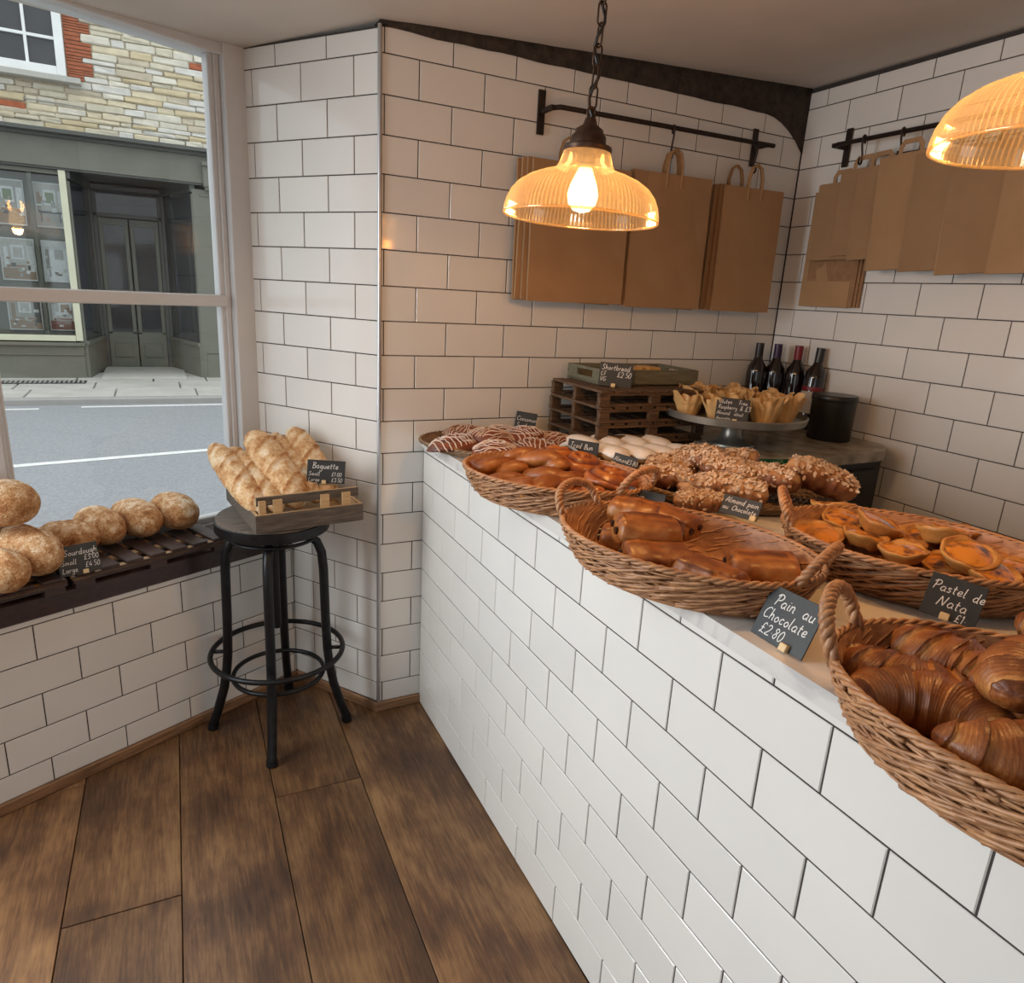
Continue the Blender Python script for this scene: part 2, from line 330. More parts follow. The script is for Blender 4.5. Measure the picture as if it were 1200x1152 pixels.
def tiled(parent, org, ang, s0, joint, even_n, smin, smax, zmin, zmax, skip=None, maxn=300):
    """tiles on a vertical plane through org (x,y) running along ang; outward normal is to the right of that direction"""
    d = Vector((cos(ang), sin(ang), 0)); g = .0030; cnt = 0
    r = -2
    while Z0 - (r) * H > zmin - H:
        zt, zb = Z0 - r * H, Z0 - (r + 1) * H
        par = (r % 2 == 0) == even_n
        a, b_ = min(zt - g / 2, zmax), max(zb + g / 2, zmin)
        if a - b_ > .006:
            n = -60
            while n < 60:
                js = s0 + (n if (n % 2 == 0) == par else n + 1) * P
                l, q = max(js + g / 2, smin), min(js + 2 * P - g / 2, smax)
                n += 2
                if q - l < .003: continue
                zmid, smid = (a + b_) / 2, (l + q) / 2
                if skip and skip(smid, zmid): continue
                o = bpy.data.objects.new('tile', tile_mesh(q - l, a - b_)); link(o, parent)
                p = d * smid; o.location = (org[0] + p.x, org[1] + p.y, zmid)
                o.rotation_euler = (rnd.gauss(0, .0016), 0, ang + rnd.gauss(0, .0014)); cnt += 1
        r += 1
    return cnt
def wall_slab(name, org, ang, s0, s1, z0, z1, th=.08, back=.0022, mat_=None, z1b=None):
    d = Vector((cos(ang), sin(ang), 0)); n = Vector((-d.y, d.x, 0))   # away from room
    b = MB(); o = Vector((org[0], org[1], 0)); zb = z1 if z1b is None else z1b
    a0, a1 = o + d * s0 + n * back, o + d * s1 + n * back
    vs = [a0, a1, a1 + n * th, a0 + n * th]
    b.add([(v.x, v.y, z0) for v in vs] + [(vs[0].x, vs[0].y, z1), (vs[1].x, vs[1].y, zb), (vs[2].x, vs[2].y, zb), (vs[3].x, vs[3].y, z1)],
          [(0, 1, 5, 4), (1, 2, 6, 5), (2, 3, 7, 6), (3, 0, 4, 7), (4, 5, 6, 7), (3, 2, 1, 0)])
    return tag(b.obj(name, mat_ or M['grout']), kind='structure')
# back wall: plane y=0, direction +x, outward normal -y  (ang=0)
w = wall_slab('wall_back', (0, 0), 0, .0, 1.72, 0, 2.112, z1b=2.112)
tiled(w, (0, 0), 0, .0134, 0, True if False else False, .006, 1.6255, .032, 2.106, skip=lambda s, z: (s > .25 and z < .85))
# right wall: from (1.6265,0) toward the viewer; seen from -x. direction must have the room on its right side
AR = -.0233
dR = Vector((sin(AR), -cos(AR), 0)); angR = math.atan2(dR.y, dR.x)
w = wall_slab('wall_right', (1.6265, 0), angR, -.02, 4.3, 0, 2.214, z1b=2.20)
tiled(w, (1.6265, 0), angR, .087, 0, True, .004, 1.75, .70, 2.199, skip=lambda s, z: z < .85 and s < .5)
# pier: from window end to the trim corner
AP = -.9659; dP = Vector((cos(AP), sin(AP), 0)); pend = -dP * .567
w = wall_slab('wall_pier', (0, 0), AP, -.60, -.002, 0, 2.105)
tiled(w, (0, 0), AP, .0077, 0, False, -.566, -.004, .032, 2.10)
# wall under the window
AW = .46; dW = Vector((cos(AW), sin(AW), 0)); WO = (-.3178, .2678)
w = wall_slab('wall_left', WO, AW, -2.2, .108, 0, .535)
tiled(w, WO, AW, 0, 0, True, -1.30, .106, .032, .532)
# corner trim
b = MB(); b.tube([(0, -.001, .028), (0, -.001, 2.108)], .0065, 10); tag(b.obj('trim_1', M['steel_trim'], smooth=60), kind='structure')
# rough dark gap between tiles and ceiling over the back wall
b = MB(); n = 40
def gapz(x): return 2.103 + .005 * noise.noise(Vector((x * 9, 0, 0))) - (max(0, (x - 1.42)) / .2) ** 2 * .10
vs = []; 
for i in range(n + 1):
    x = -.0 + 1.628 * i / n; zt = CZ(x) + .01; zb = gapz(x); bulge = -.006 - .004 * noise.noise(Vector((x * 20, 3, 0)))
    vs += [(x, bulge if x > .05 else -.001, zb), (x, bulge * 1.5 if x > .05 else -.001, zt), (x, .05, zt), (x, .05, zb)]
b.add(vs, [(4 * i + k, 4 * i + (k + 1) % 4, 4 * i + 4 + (k + 1) % 4, 4 * i + 4 + k) for i in range(n) for k in range(4)] + [(0, 3, 2, 1), (4 * n, 4 * n + 1, 4 * n + 2, 4 * n + 3)])
tag(b.obj('trim_2', M['beam'], smooth=True), kind='structure')
# ceiling
b = MB(); x0, x1, y0, y1 = -3.0, 1.75, -4.3, 1.0
poly = [(-3.0, -4.3), (1.75, -4.3), (1.75, .1), (-.02, .1), (-.33, .56), (-3.0, -.76)]
b.add([(x, y, CZ(x)) for x, y in poly] + [(x, y, CZ(x) + .12) for x, y in poly], [tuple(range(6))[::-1], tuple(range(6, 12))] + [(i, (i + 1) % 6, (i + 1) % 6 + 6, i + 6) for i in range(6)])
tag(b.obj('ceiling', M['ceiling']), kind='structure')
# rear wall of the shop (behind the viewer)
b = MB(); b.box((.2, -4.34, 1.1), (3.1, .08, 2.3)); tag(b.obj('wall_rear', M['plaster']), kind='structure')
b = MB()  # unseen solid side wall, added to cut the daylight reaching the back corner
for y0_, y1_, z0_, z1_ in ((-4.3, -1.05, 0, .55), (-4.3, -1.05, 2.0, 2.3), (-4.3, -1.05, .55, 2.0)):
    b.box((-3.04, (y0_ + y1_) / 2, (z0_ + z1_) / 2), (.08, y1_ - y0_, z1_ - z0_))
tag(b.obj('wall_light_block', M['ceiling']), kind='structure')
# skirtings
def skirting(name, p, q, h=.034, t=.014):
    p, q = Vector((*p, 0)), Vector((*q, 0)); d = (q - p); ln = d.length; c = (p + q) / 2; a = math.atan2(d.y, d.x)
    b = MB(); b.bbox((0, 0, h / 2), (ln, t, h), .003); tag(b.obj(name, M['skirt'], loc=c, rot=(0, 0, a)), kind='structure')
c0 = Vector((-.219, .317)); nW = Vector((sin(AW), -cos(AW))) * .006
skirting('baseboard_left', (c0.x - dW.x * 2 + nW.x, c0.y - dW.y * 2 + nW.y), (c0.x + .0, c0.y - .008))
skirting('baseboard_pier', (c0.x, c0.y - .008), (-.006, -.010))
skirting('baseboard_back', (-.012, -.007), (.150, -.007))
# floor planks
fl = MB(); fp = [(-3.2, -4.3), (1.7, -4.3), (1.7, .05), (-.0, .05), (-.25, .40), (-3.2, -1.10)]
fl.add([(x, y, -.02) for x, y in fp] + [(x, y, -.06) for x, y in fp], [tuple(range(6)), tuple(range(6, 12))[::-1]] + [((i + 1) % 6, i, i + 6, (i + 1) % 6 + 6) for i in range(6)])
floor = tag(fl.obj('floor', M['grout']), kind='structure')
seam0 = {0: None}
cuts = {-1: [-.05, -1.9], 0: [-.57, -2.4], 1: [-1.35, -3.0], 2: [-.32, -2.2], 3: [-1.6, -3.2], -2: [-.9, -2.6], -3: [-1.5, -3.1], -4: [-1.0, -2.7], -5: [-1.8, -3.3], -6: [-1.2, -2.9], -7: [-1.6, -3.4], -8: [-2, -3.4]}
for i in range(-8, 4):
    xa = -.878 + .2465 * i + .0012; xb = xa + .2465 - .0024
    top = .42 if xa > -1.0 else .42 - (-.9 - xa) * .48
    if i == 3: xb = .16
    ys = [min(top, .45)] + [c for c in cuts[i] if c < top] + [-4.25]
    for ya, yb in zip(ys[:-1], ys[1:]):
        b = MB(); cx, cy = (xa + xb) / 2, (ya + yb) / 2 - .001
        b.bbox((0, 0, 0), (xb - xa, ya - yb - .0025, .019), .0012)
        o = b.obj('plank', M['floor'], floor, loc=(cx + .025 * (cy), cy, -.0095), rot=(0, 0, -.025 * -1 * -1))
        o.rotation_euler = (0, 0, -.025)
# ------------------------------------------------------------------ window above the ledge
NW = Vector((-sin(AW), cos(AW), 0))          # outward
def WP(s, off, z): v = Vector((WO[0], WO[1], 0)) + dW * s + NW * off; return Vector((v.x, v.y, z))
def wbox(b, s0, s1, o0, o1, z0, z1, bv=.003):
    c = WP((s0 + s1) / 2, (o0 + o1) / 2, (z0 + z1) / 2); b.bbox(c, (abs(s1 - s0), abs(o1 - o0), z1 - z0), bv, rot=(0, 0, AW)); return b
b = MB(); wbox(b, -2.2, .045, -.012, .235, .532, .592, .004)
tag(b.obj('trim_3', M['ledge']), kind='structure')       # dark stained ledge
win = bpy.data.objects.new('window_1', None); link(win); win['kind'] = 'structure'
def wpart(name, boxes, m=None):
    b = MB()
    for q in boxes: wbox(b, *q)
    return b.obj(name, m or M['white_paint'], win)
wpart('frame', [(.022, .092, .14, .24, .592, 2.12), (-2.2, .03, .15, .24, 2.068, 2.12), (-2.2, .03, .165, .235, .592, .618), (-.755, -.672, .14, .24, .592, 2.12)])
wpart('stop_bead', [(.004, .022, .165, .20, .618, 2.07), (-.672, -.656, .165, .20, .618, 2.07)])
wpart('meeting_rail', [(-.656, .006, .155, .205, 1.338, 1.374)])
wpart('sash_bottom_rail', [(-.656, .006, .17, .21, .618, .640)])
wpart('sash_stile', [(-.012, .006, .172, .205, 1.372, 2.07)])
wpart('sash_stile', [(-.010, .006, .172, .205, .64, 1.34)])
wpart('sash_stile', [(-.657, -.645, .172, .205, .64, 1.34)])
wpart('sash_stile', [(-.657, -.645, .172, .205, 1.372, 2.07)])
def pane(s0, s1, z0, z1, off=.19):
    b = MB(); q = [WP(s0, off, z0), WP(s1, off, z0), WP(s1, off, z1), WP(s0, off, z1)]; b.add(q, [(0, 1, 2, 3)]); return b.obj('pane', M['pane'], win)
pane(-.648, -.01, .638, 1.34); pane(-.648, -.01, 1.372, 2.07); pane(-1.9, -.755, .618, 2.07)

# ------------------------------------------------------------------ street outside
road = MB()
rp = [(-14, 1.5), (12, 1.5), (12, 6.72), (-14, 6.60)]
M['asphalt'] = mat('grey_asphalt', (.30, .31, .325), .9, col2=(.22, .23, .245), scale=60, bmp=.5, bd=.004, detail=6, coord='Object', lo=.35, hi=.65)
M['pavestone'] = mat('pale_paving_stone', (.50, .49, .45), .85, col2=(.40, .39, .35), scale=3, bmp=.3)
M['kerb'] = mat('grey_kerb_stone', (.33, .32, .30), .9, scale=6, bmp=.3)
M['line_paint'] = mat('white_road_paint', (.78, .78, .76), .8, col2=(.62, .62, .6), scale=20)
road.add([(x, y, .04) for x, y in rp] + [(x, y, -.1) for x, y in rp], [(0, 1, 2, 3), (0, 4, 5, 1), (1, 5, 6, 2), (2, 6, 7, 3), (3, 7, 4, 0)])
tag(road.obj('road', M['asphalt']), kind='structure')
b = MB(); pts = [(-14, 1.5), (-14, -3.0)] + [tuple(WP(s, .26, 0)[:2]) for s in (-2.6, .1)] + [(.3, .6), (12, .6), (12, 1.5)]
b.add([(x, y, .05) for x, y in pts], [tuple(range(len(pts)))]); tag(b.obj('near_pavement', M['pavestone']), kind='structure')
def flat(name, x0, y0, x1, y1, wd, m, z=.0415, label=None, cat=None):
    d = Vector((x1 - x0, y1 - y0, 0)); n_ = Vector((-d.y, d.x, 0)).normalized() * wd / 2
    b = MB(); a, e = Vector((x0, y0, z)), Vector((x1, y1, z)); b.add([a - n_, e - n_, e + n_, a + n_, *(v + Vector((0, 0, .003)) for v in (a - n_, e - n_, e + n_, a + n_))], [(4, 5, 6, 7), (0, 1, 5, 4), (1, 2, 6, 5), (2, 3, 7, 6), (3, 0, 4, 7)])
    return tag(b.obj(name, m), label, cat)
flat('road_line', -9, 2.42, 9, 5.95 - .01 + .0, .085, M['line_paint'], label='long thin white line painted along the middle of the street', cat='road marking').location = (0, 0, 0)
bpy.data.objects['road_line'].data.transform(Matrix.Identity(4))
flat('kerb_line', -1.35, 6.50, 9, 6.56, .07, M['line_paint'], label='white edge line painted beside the far kerb', cat='road marking')
flat('kerb_line', -3.6, 6.40, -1.72, 6.42, .07, M['line_paint'], label='short white edge line on the road in front of the drain grille', cat='road marking')
pv = MB(); pv.box((-1, 9.2, .03), (26, 4.9, .08)); pav = tag(pv.obj('far_pavement', M['kerb']), kind='structure')
b = MB(); b.bbox((-1, 6.80, .035), (26, .13, .13), .015); b.obj('kerb_stone', M['kerb'], pav)
rr = random.Random(3); y = 6.875
for row, dd in enumerate((.62, .62, .55, .45)):
    x = -4.2 + .4 * (row % 2)
    while x < 2.2:
        wdt = rr.uniform(.62, 1.0); b = MB()
        b.bbox((x + wdt / 2, y + dd / 2, .082), (wdt - .018, dd - .018, .04), .006); b.obj('paving_slab', M['pavestone'], pav); x += wdt
    y += dd
# drain grille in front of the shop window
g = thing('drain_grille', 'rusty slotted drain grille set in the far pavement under the shop window', 'grille', (-2.0, 8.05, .105))
b = MB(); b.bbox((0, 0, .002), (1.2, .24, .012), .003); b.obj('frame', M['black'], g)
for i in range(24):
    b = MB(); b.box((-.57 + i * .0495, 0, .011), (.022, .21, .008)); b.obj('bar', M['kerb'], g)

# building opposite
M['shop_paint'] = mat('olive_grey_shop_paint', (.15, .152, .12), .5, col2=(.125, .128, .10), scale=4, bmp=.05)
M['shop_dark'] = mat('dark_green_grey_paint', (.075, .08, .072), .5, scale=4)
M['cream'] = mat('cream_painted_frame', (.62, .62, .46), .5, scale=5)
M['mortar'] = mat('sandy_mortar', (.50, .44, .33), .95, col2=(.38, .32, .23), scale=20, bmp=.6)
stone_cols = [(.62, .57, .44), (.70, .66, .55), (.60, .50, .32), (.66, .64, .58), (.56, .49, .37), (.67, .59, .42)]
M['stones'] = [mat('rubble_stone_%d' % i, c, .9, col2=tuple(q * .80 for q in c), scale=9, bmp=.8, bd=.01, detail=6) for i, c in enumerate(stone_cols)]
M['brick'] = mat('red_brick', (.42, .13, .06), .9, col2=(.30, .085, .04), scale=14, bmp=.6)
M['white_wood'] = mat('white_window_paint', (.80, .82, .80), .5, scale=4)
FY = 8.5
bd = thing('shop_building', 'stone and brick building with an olive painted shopfront across the street', 'building', (-1, FY, .1))
def bp(name, boxes, m, bv=.004, parent=bd, smooth=False, kind=None, label=None):
    b = MB()
    for c, d in boxes: b.bbox((c[0] + 1, c[1] - FY, c[2] - .1), d, bv)
    return b.obj(name, m, parent, kind=kind, label=label)
bp('wall', [((-1.2, FY + .142, 4.1), (7.6, .3, 2.3)), ((-4.0, FY + .25, 1.5), (1.2, .3, 3.0)), ((1.6, FY + .2, 1.5), (2.4, .3, 3.0))], M['mortar'])
bp('dark_interior', [((-1.2, FY + 1.65, 1.35), (7.0, .05, 2.7)), ((-3.2, FY + .9, 1.35), (.05, 1.5, 2.7)), ((1.0, FY + .9, 1.35), (.05, 1.5, 2.7)), ((-1.2, FY + .9, 2.72), (7.0, 1.5, .05))], M['shop_dark'])
bp('fascia', [((-1.2, FY + .06, 2.79), (7.4, .20, .36))], M['shop_paint'])
bp('cornice', [((-1.2, FY - .06, 2.99), (7.4, .26, .045)), ((-1.2, FY - .02, 2.95), (7.4, .16, .04)), ((-1.2, FY + .02, 2.60), (7.4, .08, .03))], M['shop_dark'])
bp('console_bracket', [((.19, FY - .04, 2.72), (.16, .12, .30)), ((.19, FY - .06, 2.84), (.18, .17, .05)), ((.19, FY - .03, 2.55), (.13, .09, .04))], M['shop_paint'])
bp('pilaster', [((.16, FY + .08, 1.32), (.38, .14, 2.44)), ((.20, FY + .01, 2.47), (.28, .03, .03)), ((.20, FY + .02, .45), (.34, .06, .03)), ((.2, FY + .03, .25), (.34, .06, .34)), ((.5, FY + .08, 1.32), (.34, .1, 2.44))], M['shop_paint'])
bp('window_frame', [((-1.455, FY + .05, 1.58), (.075, .12, 2.02)), ((-2.645, FY + .053, .60), (2.3, .12, .07))], M['cream'])
bp('glazing_bar', [((-1.80, FY + .09, 1.6), (.045, .04, 1.95)), ((-2.4, FY + .09, 1.6), (.045, .04, 1.95))], M['shop_paint'])
bp('window_head', [((-2.5, FY + .08, 2.56), (2.2, .10, .05))], M['shop_paint'])
# display wall inside shop window
bp('display_backing', [((-2.5, FY + .30, 1.55), (2.1, .03, 2.0))], M['shop_paint'])
bp('stall_riser', [((-2.5, FY + .08, .30), (2.16, .16, .42)), ((-2.5, FY - .015, .53), (2.2, .08, .04)), ((-2.5, FY - .01, .40), (2.16, .03, .02))], M['shop_paint'])
# recessed entrance: splayed side lights and double door
def quadwall(name, p, q, z0, z1, th, m, bv=.003):
    p, q = Vector((*p, 0)), Vector((*q, 0)); d = q - p; c = (p + q) / 2; b = MB()
    b.bbox((0, 0, 0), (d.length, th, z1 - z0), bv)
    return b.obj(name, m, bd, loc=(c.x + 1, c.y - FY, (z0 + z1) / 2 - .1), rot=(0, 0, math.atan2(d.y, d.x)))
LP, LD, RD, RP = (-1.41, FY + .02), (-1.26, FY + 1.15), (-.36, FY + 1.15), (-.02, FY + .02)
for a_, e_ in ((LP, LD), (RD, RP)):
    quadwall('side_riser', a_, e_, .1, .52, .07, M['shop_paint']); quadwall('side_sill', a_, e_, .52, .57, .11, M['shop_paint'])
    quadwall('side_head', a_, e_, 2.50, 2.62, .07, M['shop_dark']); quadwall('side_pane', a_, e_, .57, 2.5, .012, M['dark_pane'])
bp('corner_post', [((LP[0], FY + .05, 1.5), (.05, .06, 1.95))], M['shop_paint']); bp('corner_post', [((RP[0] - .0, FY + .05, 1.5), (.05, .06, 1.95))], M['shop_paint'])
bp('corner_post', [((LD[0], FY + 1.13, 1.35), (.05, .06, 2.5))], M['shop_dark']); bp('corner_post', [((RD[0], FY + 1.13, 1.35), (.05, .06, 2.5))], M['shop_dark'])
DY = FY + 1.17
bp('door_frame', [((-.81, DY, 2.20), (.86, .07, .05)), ((-.81, DY, 2.56), (.86, .07, .06)), ((-1.21, DY, 1.3), (.05, .07, 2.4)), ((-.41, DY, 1.3), (.05, .07, 2.4))], M['shop_dark'])
bp('transom_pane', [((-.81, DY + .01, 2.38), (.78, .01, .32))], M['dark_pane'])
bp('porch_ceiling', [((-.75, FY + .6, 2.64), (1.5, 1.2, .04))], M['shop_dark'])
for x in (-1.0, -.62):
    dr = bp('door_leaf', [((x, DY + .01, .37), (.365, .04, .5)), ((x, DY + .01, 2.12), (.365, .04, .09)), ((x - .155, DY + .01, 1.34), (.05, .04, 1.5)), ((x + .155, DY + .01, 1.34), (.05, .04, 1.5)), ((x, DY + .01, 1.20), (.3, .03, .025)), ((x, DY - .015, .36), (.24, .02, .20))], M['shop_paint'])
    b = MB(); b.box((x + 1, DY + .015 - FY, 1.34 - .1), (.27, .008, 1.5)); b.obj('pane', M['dark_pane'], dr)
    if x > -.7:
        b = MB(); b.bbox((x - .155 + 1, DY - .03 - FY, 1.1 - .1), (.02, .03, .18), .003); b.obj('handle', M['clip'], dr)
        b = MB(); b.bbox((x + 1 - .03, DY - .0 - FY, 1.13 - .1), (.16, .006, .014), .001); b.bbox((x + 1 - .05, DY - .0 - FY, 1.09 - .1), (.10, .006, .014), .001); b.obj('notice_sticker', M['white_wood'], dr)
b = MB(); b.box((.25, 9.0 - FY, .012), (1.0, 1.2, .03)); b.obj('door_step', M['pavestone'], bd)
# sash window upstairs
sw = bp('sash_frame', [((-1.335, FY - .02, 4.35), (.09, .14, 1.5)), ((-2.62, FY - .02, 4.35), (.09, .14, 1.5)), ((-1.98, FY - .017, 3.64), (1.20, .14, .10)), ((-1.98, FY - .017, 5.05), (1.20, .14, .1))], M['white_wood'])
for x in (-1.66, -1.97, -2.28): 
    b = MB(); b.box((x + 1, -.045, 4.35 - .1), (.03, .04, 1.35)); b.obj('glazing_bar', M['white_wood'], sw)
for z in (3.98, 4.33, 4.68):
    b = MB(); b.box((-1.98 + 1, -.043, z - .1), (1.2, .04, .03)); b.obj('glazing_bar', M['white_wood'], sw)
b = MB(); b.box((-1.98 + 1, -.018, 4.25), (1.24, .01, 1.4)); b.obj('pane', M['dark_pane'], sw)
bp('window_ledge', [((-1.9, FY - .06, 3.555), (1.5, .22, .06))], M['pavestone'])
# rubble stones and brick quoins, each its own piece
rs = random.Random(11); z = 3.02; k = 0
while z < 4.75:
    h = rs.uniform(.05, .10); x = -2.75 + rs.uniform(-.2, .1)
    while x < 1.0:
        w_ = rs.uniform(.12, .42); x2 = x + w_
        if z + h > 3.50 and x < -1.20:
            x = -1.285; x2 = x + rs.uniform(.2, .34)
            if z > 3.50 :                       # red brick beside the window
                zz = z
                wq = .17 + (.10 if (k % 3) else 0)
                b = MB(); b.bbox((x + wq / 2 + 1, .02, z + h / 4 - .1), (wq - .008, .1, h / 2 - .008), .004); b.obj('brick', M['brick'], bd)
                b = MB(); b.bbox((x + wq / 2 + 1, .022, z + h * .75 - .1), (wq - .008, .1, h / 2 - .008), .004); b.obj('brick', M['brick'], bd)
                x = x + wq; k += 1; continue
        b = MB(); b.bbox((0, 0, 0), (x2 - x - .006, .12, h - .006), .012)
        b.v = [(v[0] + rs.uniform(-.006, .006), v[1] + rs.uniform(-.01, .006), v[2] + rs.uniform(-.006, .006)) for v in b.v]
        mt = rs.choice(M['stones']) if rs.random() > .02 else M['brick']
        b.obj('stone', mt, bd, loc=((x + x2) / 2 + 1, .03 + rs.uniform(-.012, .012), z + h / 2 - .1)); x = x2
    z += h
b = MB(); b.tube([(-4 + 1, -.03, 3.22), (-1.4 + 1, -.03, 3.21), (-.9 + 1, -.03, 3.20), (-.4 + 1, -.03, 3.03), (.1 + 1, -.03, 2.95)], .008, 5); b.obj('wall_cable', M['kerb'], bd)
# pictures in the shop window
M['print'] = [mat('print_ink_%d' % i, c, .4, col2=tuple(q * .8 for q in c), scale=25) for i, c in enumerate([(.56, .54, .51), (.82, .83, .84), (.07, .07, .07), (.34, .22, .13), (.30, .10, .06), (.20, .27, .13), (.42, .41, .39)])]
pics = [(-1.63, 2.19, .34, .52, 'photo card of a bright panelled room, top right in the shop window opposite'), (-2.06, 2.19, .34, .52, 'photo card of a pale room with a plant, top row left in window opposite'),
        (-1.60, 1.53, .36, .50, 'photo card of a white kitchen, middle row right in shop window opposite'), (-2.03, 1.53, .36, .50, 'photo card of a room with tall windows, middle row left in window opposite'),
        (-1.60, .89, .36, .42, 'photo card of a room with red furniture, bottom row right in window opposite'), (-2.03, .89, .36, .42, 'photo card of a room with wooden dresser, bottom row left in window opposite')]
rp_ = random.Random(5)
for i, (x, z, w_, h_, lb) in enumerate(pics):
    b = MB(); b.bbox((0, 0, 0), (w_, .012, h_), .002); o = b.obj('display_card', M['print'][1], loc=(x, FY + .23, z)); tag(o, lb, 'poster')
    b = MB()
    def pr(x0, x1, z0, z1, mi, lay):
        b.mi = mi; b.box(((x0 + x1 - 1) * w_ / 2 * .94, -.0065 - .0004 * lay, (z0 + z1 - 1) * h_ / 2 * .94), (abs(x1 - x0) * w_ * .94, .0008, abs(z1 - z0) * h_ * .94))
    pr(0, 1, 0, 1, (0, 6, 1, 0, 0, 6)[i], 0); pr(0, 1, 0, .28, (6, 3, 1, 3, 4, 3)[i], 1); pr(.30, .70, .50, .86, 1, 1); pr(.36, .64, .55, .80, (5, 5, 6, 0, 3, 0)[i], 2)
    pr(.08, .2, .3, .8, (3, 5, 6, 1, 1, 3)[i], 2); pr(.78, .98, .2, .85, (1, 1, 0, 1, 1, 2)[i], 2)
    pr(.12, .85, .30, .36, (2, 3, 1, 3, 4, 3)[i], 3); pr(.15, .2, .1, .3, (2, 3, 6, 3, 4, 2)[i], 3); pr(.76, .81, .1, .3, (2, 3, 6, 3, 4, 2)[i], 3)
    for q in range(9):
        u, v = rp_.uniform(.05, .8), rp_.uniform(.05, .6); pr(u, u + rp_.uniform(.05, .18), v, v + rp_.uniform(.03, .12), rp_.choice((0, 1, 2, 3, 1, 6, (4 if i > 3 else 6))), 4)
    b.obj('print', M['print'], o)
b = MB(); b.box((-2.5, FY + .06, 1.57), (2.0, .004, 1.9)); sp = b.obj('shop_pane', M['pane'], bd); sp.location = (1, -FY, -.1)

# ------------------------------------------------------------------ counter
ZT = .966
AK = -.0156; dK = Vector((sin(AK), -cos(AK), 0)); angK = math.atan2(dK.y, dK.x); KO = (.1488, 0)
counter = thing('shop_counter', 'long white tiled shop counter with dark grout running from the back wall', 'counter', (0, 0, 0))
# tiled() expects the viewer on the right side of the direction; the counter faces -x, so the wall code's outward normal matches dK
b = MB(); d = dK; nrm = Vector((-d.y, d.x, 0))
def kq(s, off, z): v = Vector((KO[0], KO[1], 0)) + dK * s + Vector((cos(AK), sin(AK), 0)) * off; return Vector((v.x, v.y, z))
q = [kq(.001, .0022, 0), kq(3.0, .0022, 0), kq(3.0, .06, 0), kq(.001, .06, 0)]
b.add([(v.x, v.y, .001) for v in q] + [(v.x, v.y, .937) for v in q], [(0, 1, 5, 4), (1, 2, 6, 5), (2, 3, 7, 6), (3, 0, 4, 7), (4, 5, 6, 7)])
b.obj('front_panel', M['grout'], counter)
b = MB(); b.box((.88, -1.45, .47), (.03, 2.85, .93)); b.box((.55, -2.8, .47), (.7, .03, .93)); b.obj('carcass', M['black'], counter)
b = MB(); b.box((.52, -1.45, .9), (.70, 2.8, .02)); b.obj('shelf', M['black'], counter)
tiled(counter, KO, angK, .0902, 0, True, .004, 2.30, .003, .937)
b = MB(); q0, q1 = kq(.001, -.008, 0), kq(3.0, -.008, 0)
for s_ in (0,):
    b.add([(q0.x, q0.y, .938), (q1.x, q1.y, .938), (.93, -2.9, .938), (.93, -.001, .938), (q0.x, q0.y, ZT), (q1.x, q1.y, ZT), (.93, -2.9, ZT), (.93, -.001, ZT)], [(0, 1, 5, 4), (1, 2, 6, 5), (2, 3, 7, 6), (3, 0, 4, 7), (4, 5, 6, 7), (3, 2, 1, 0)])
tag(b.obj('marble_worktop', M['marble']), 'pale veined marble slab lying along the top of the tiled counter', 'worktop')
# brown greaseproof runner under the baskets
# corner unit with its own stone top
ZC = 1.0
unit = thing('corner_unit', 'dark corner unit with black cabinet and brown marble top by the right wall', 'cabinet', (1.28, -.35, 0))
b = MB(); r_ = .16; pts = [(.945, -.004), (1.612, -.004)]
for i in range(9):
    a = -i / 8 * pi / 2; pts.append((1.612 - r_ + .012 * 0 + r_ * cos(a), -.665 + r_ + r_ * sin(a)))
pts.append((.945, -.68)); pts = [(x - 1.28, y + .35) for x, y in pts]; n = len(pts)
b.add([(x, y, ZC - .032) for x, y in pts] + [(x, y, ZC) for x, y in pts], [tuple(range(n)), tuple(range(n, 2 * n))[::-1]] + [(i, i + n, (i + 1) % n + n, (i + 1) % n) for i in range(n)])
b.obj('stone_top', M['granite'], unit)
b = MB(); b.box((-.02, .02, .48), (.58, .58, .96)); b.box((-.02, -.275, .5), (.52, .02, .86)); b.obj('cabinet_body', M['black'], unit)
b = MB(); b.tube([(.26 + .04, -.16 + .02, .99), (.325, -.13, .985), (.325, -.17, .93), (.315, -.16, .8), (.29, -.12, .6), (.28, -.1, .3)], .0035, 6); b.obj('power_cable', M['black'], unit, smooth=True)

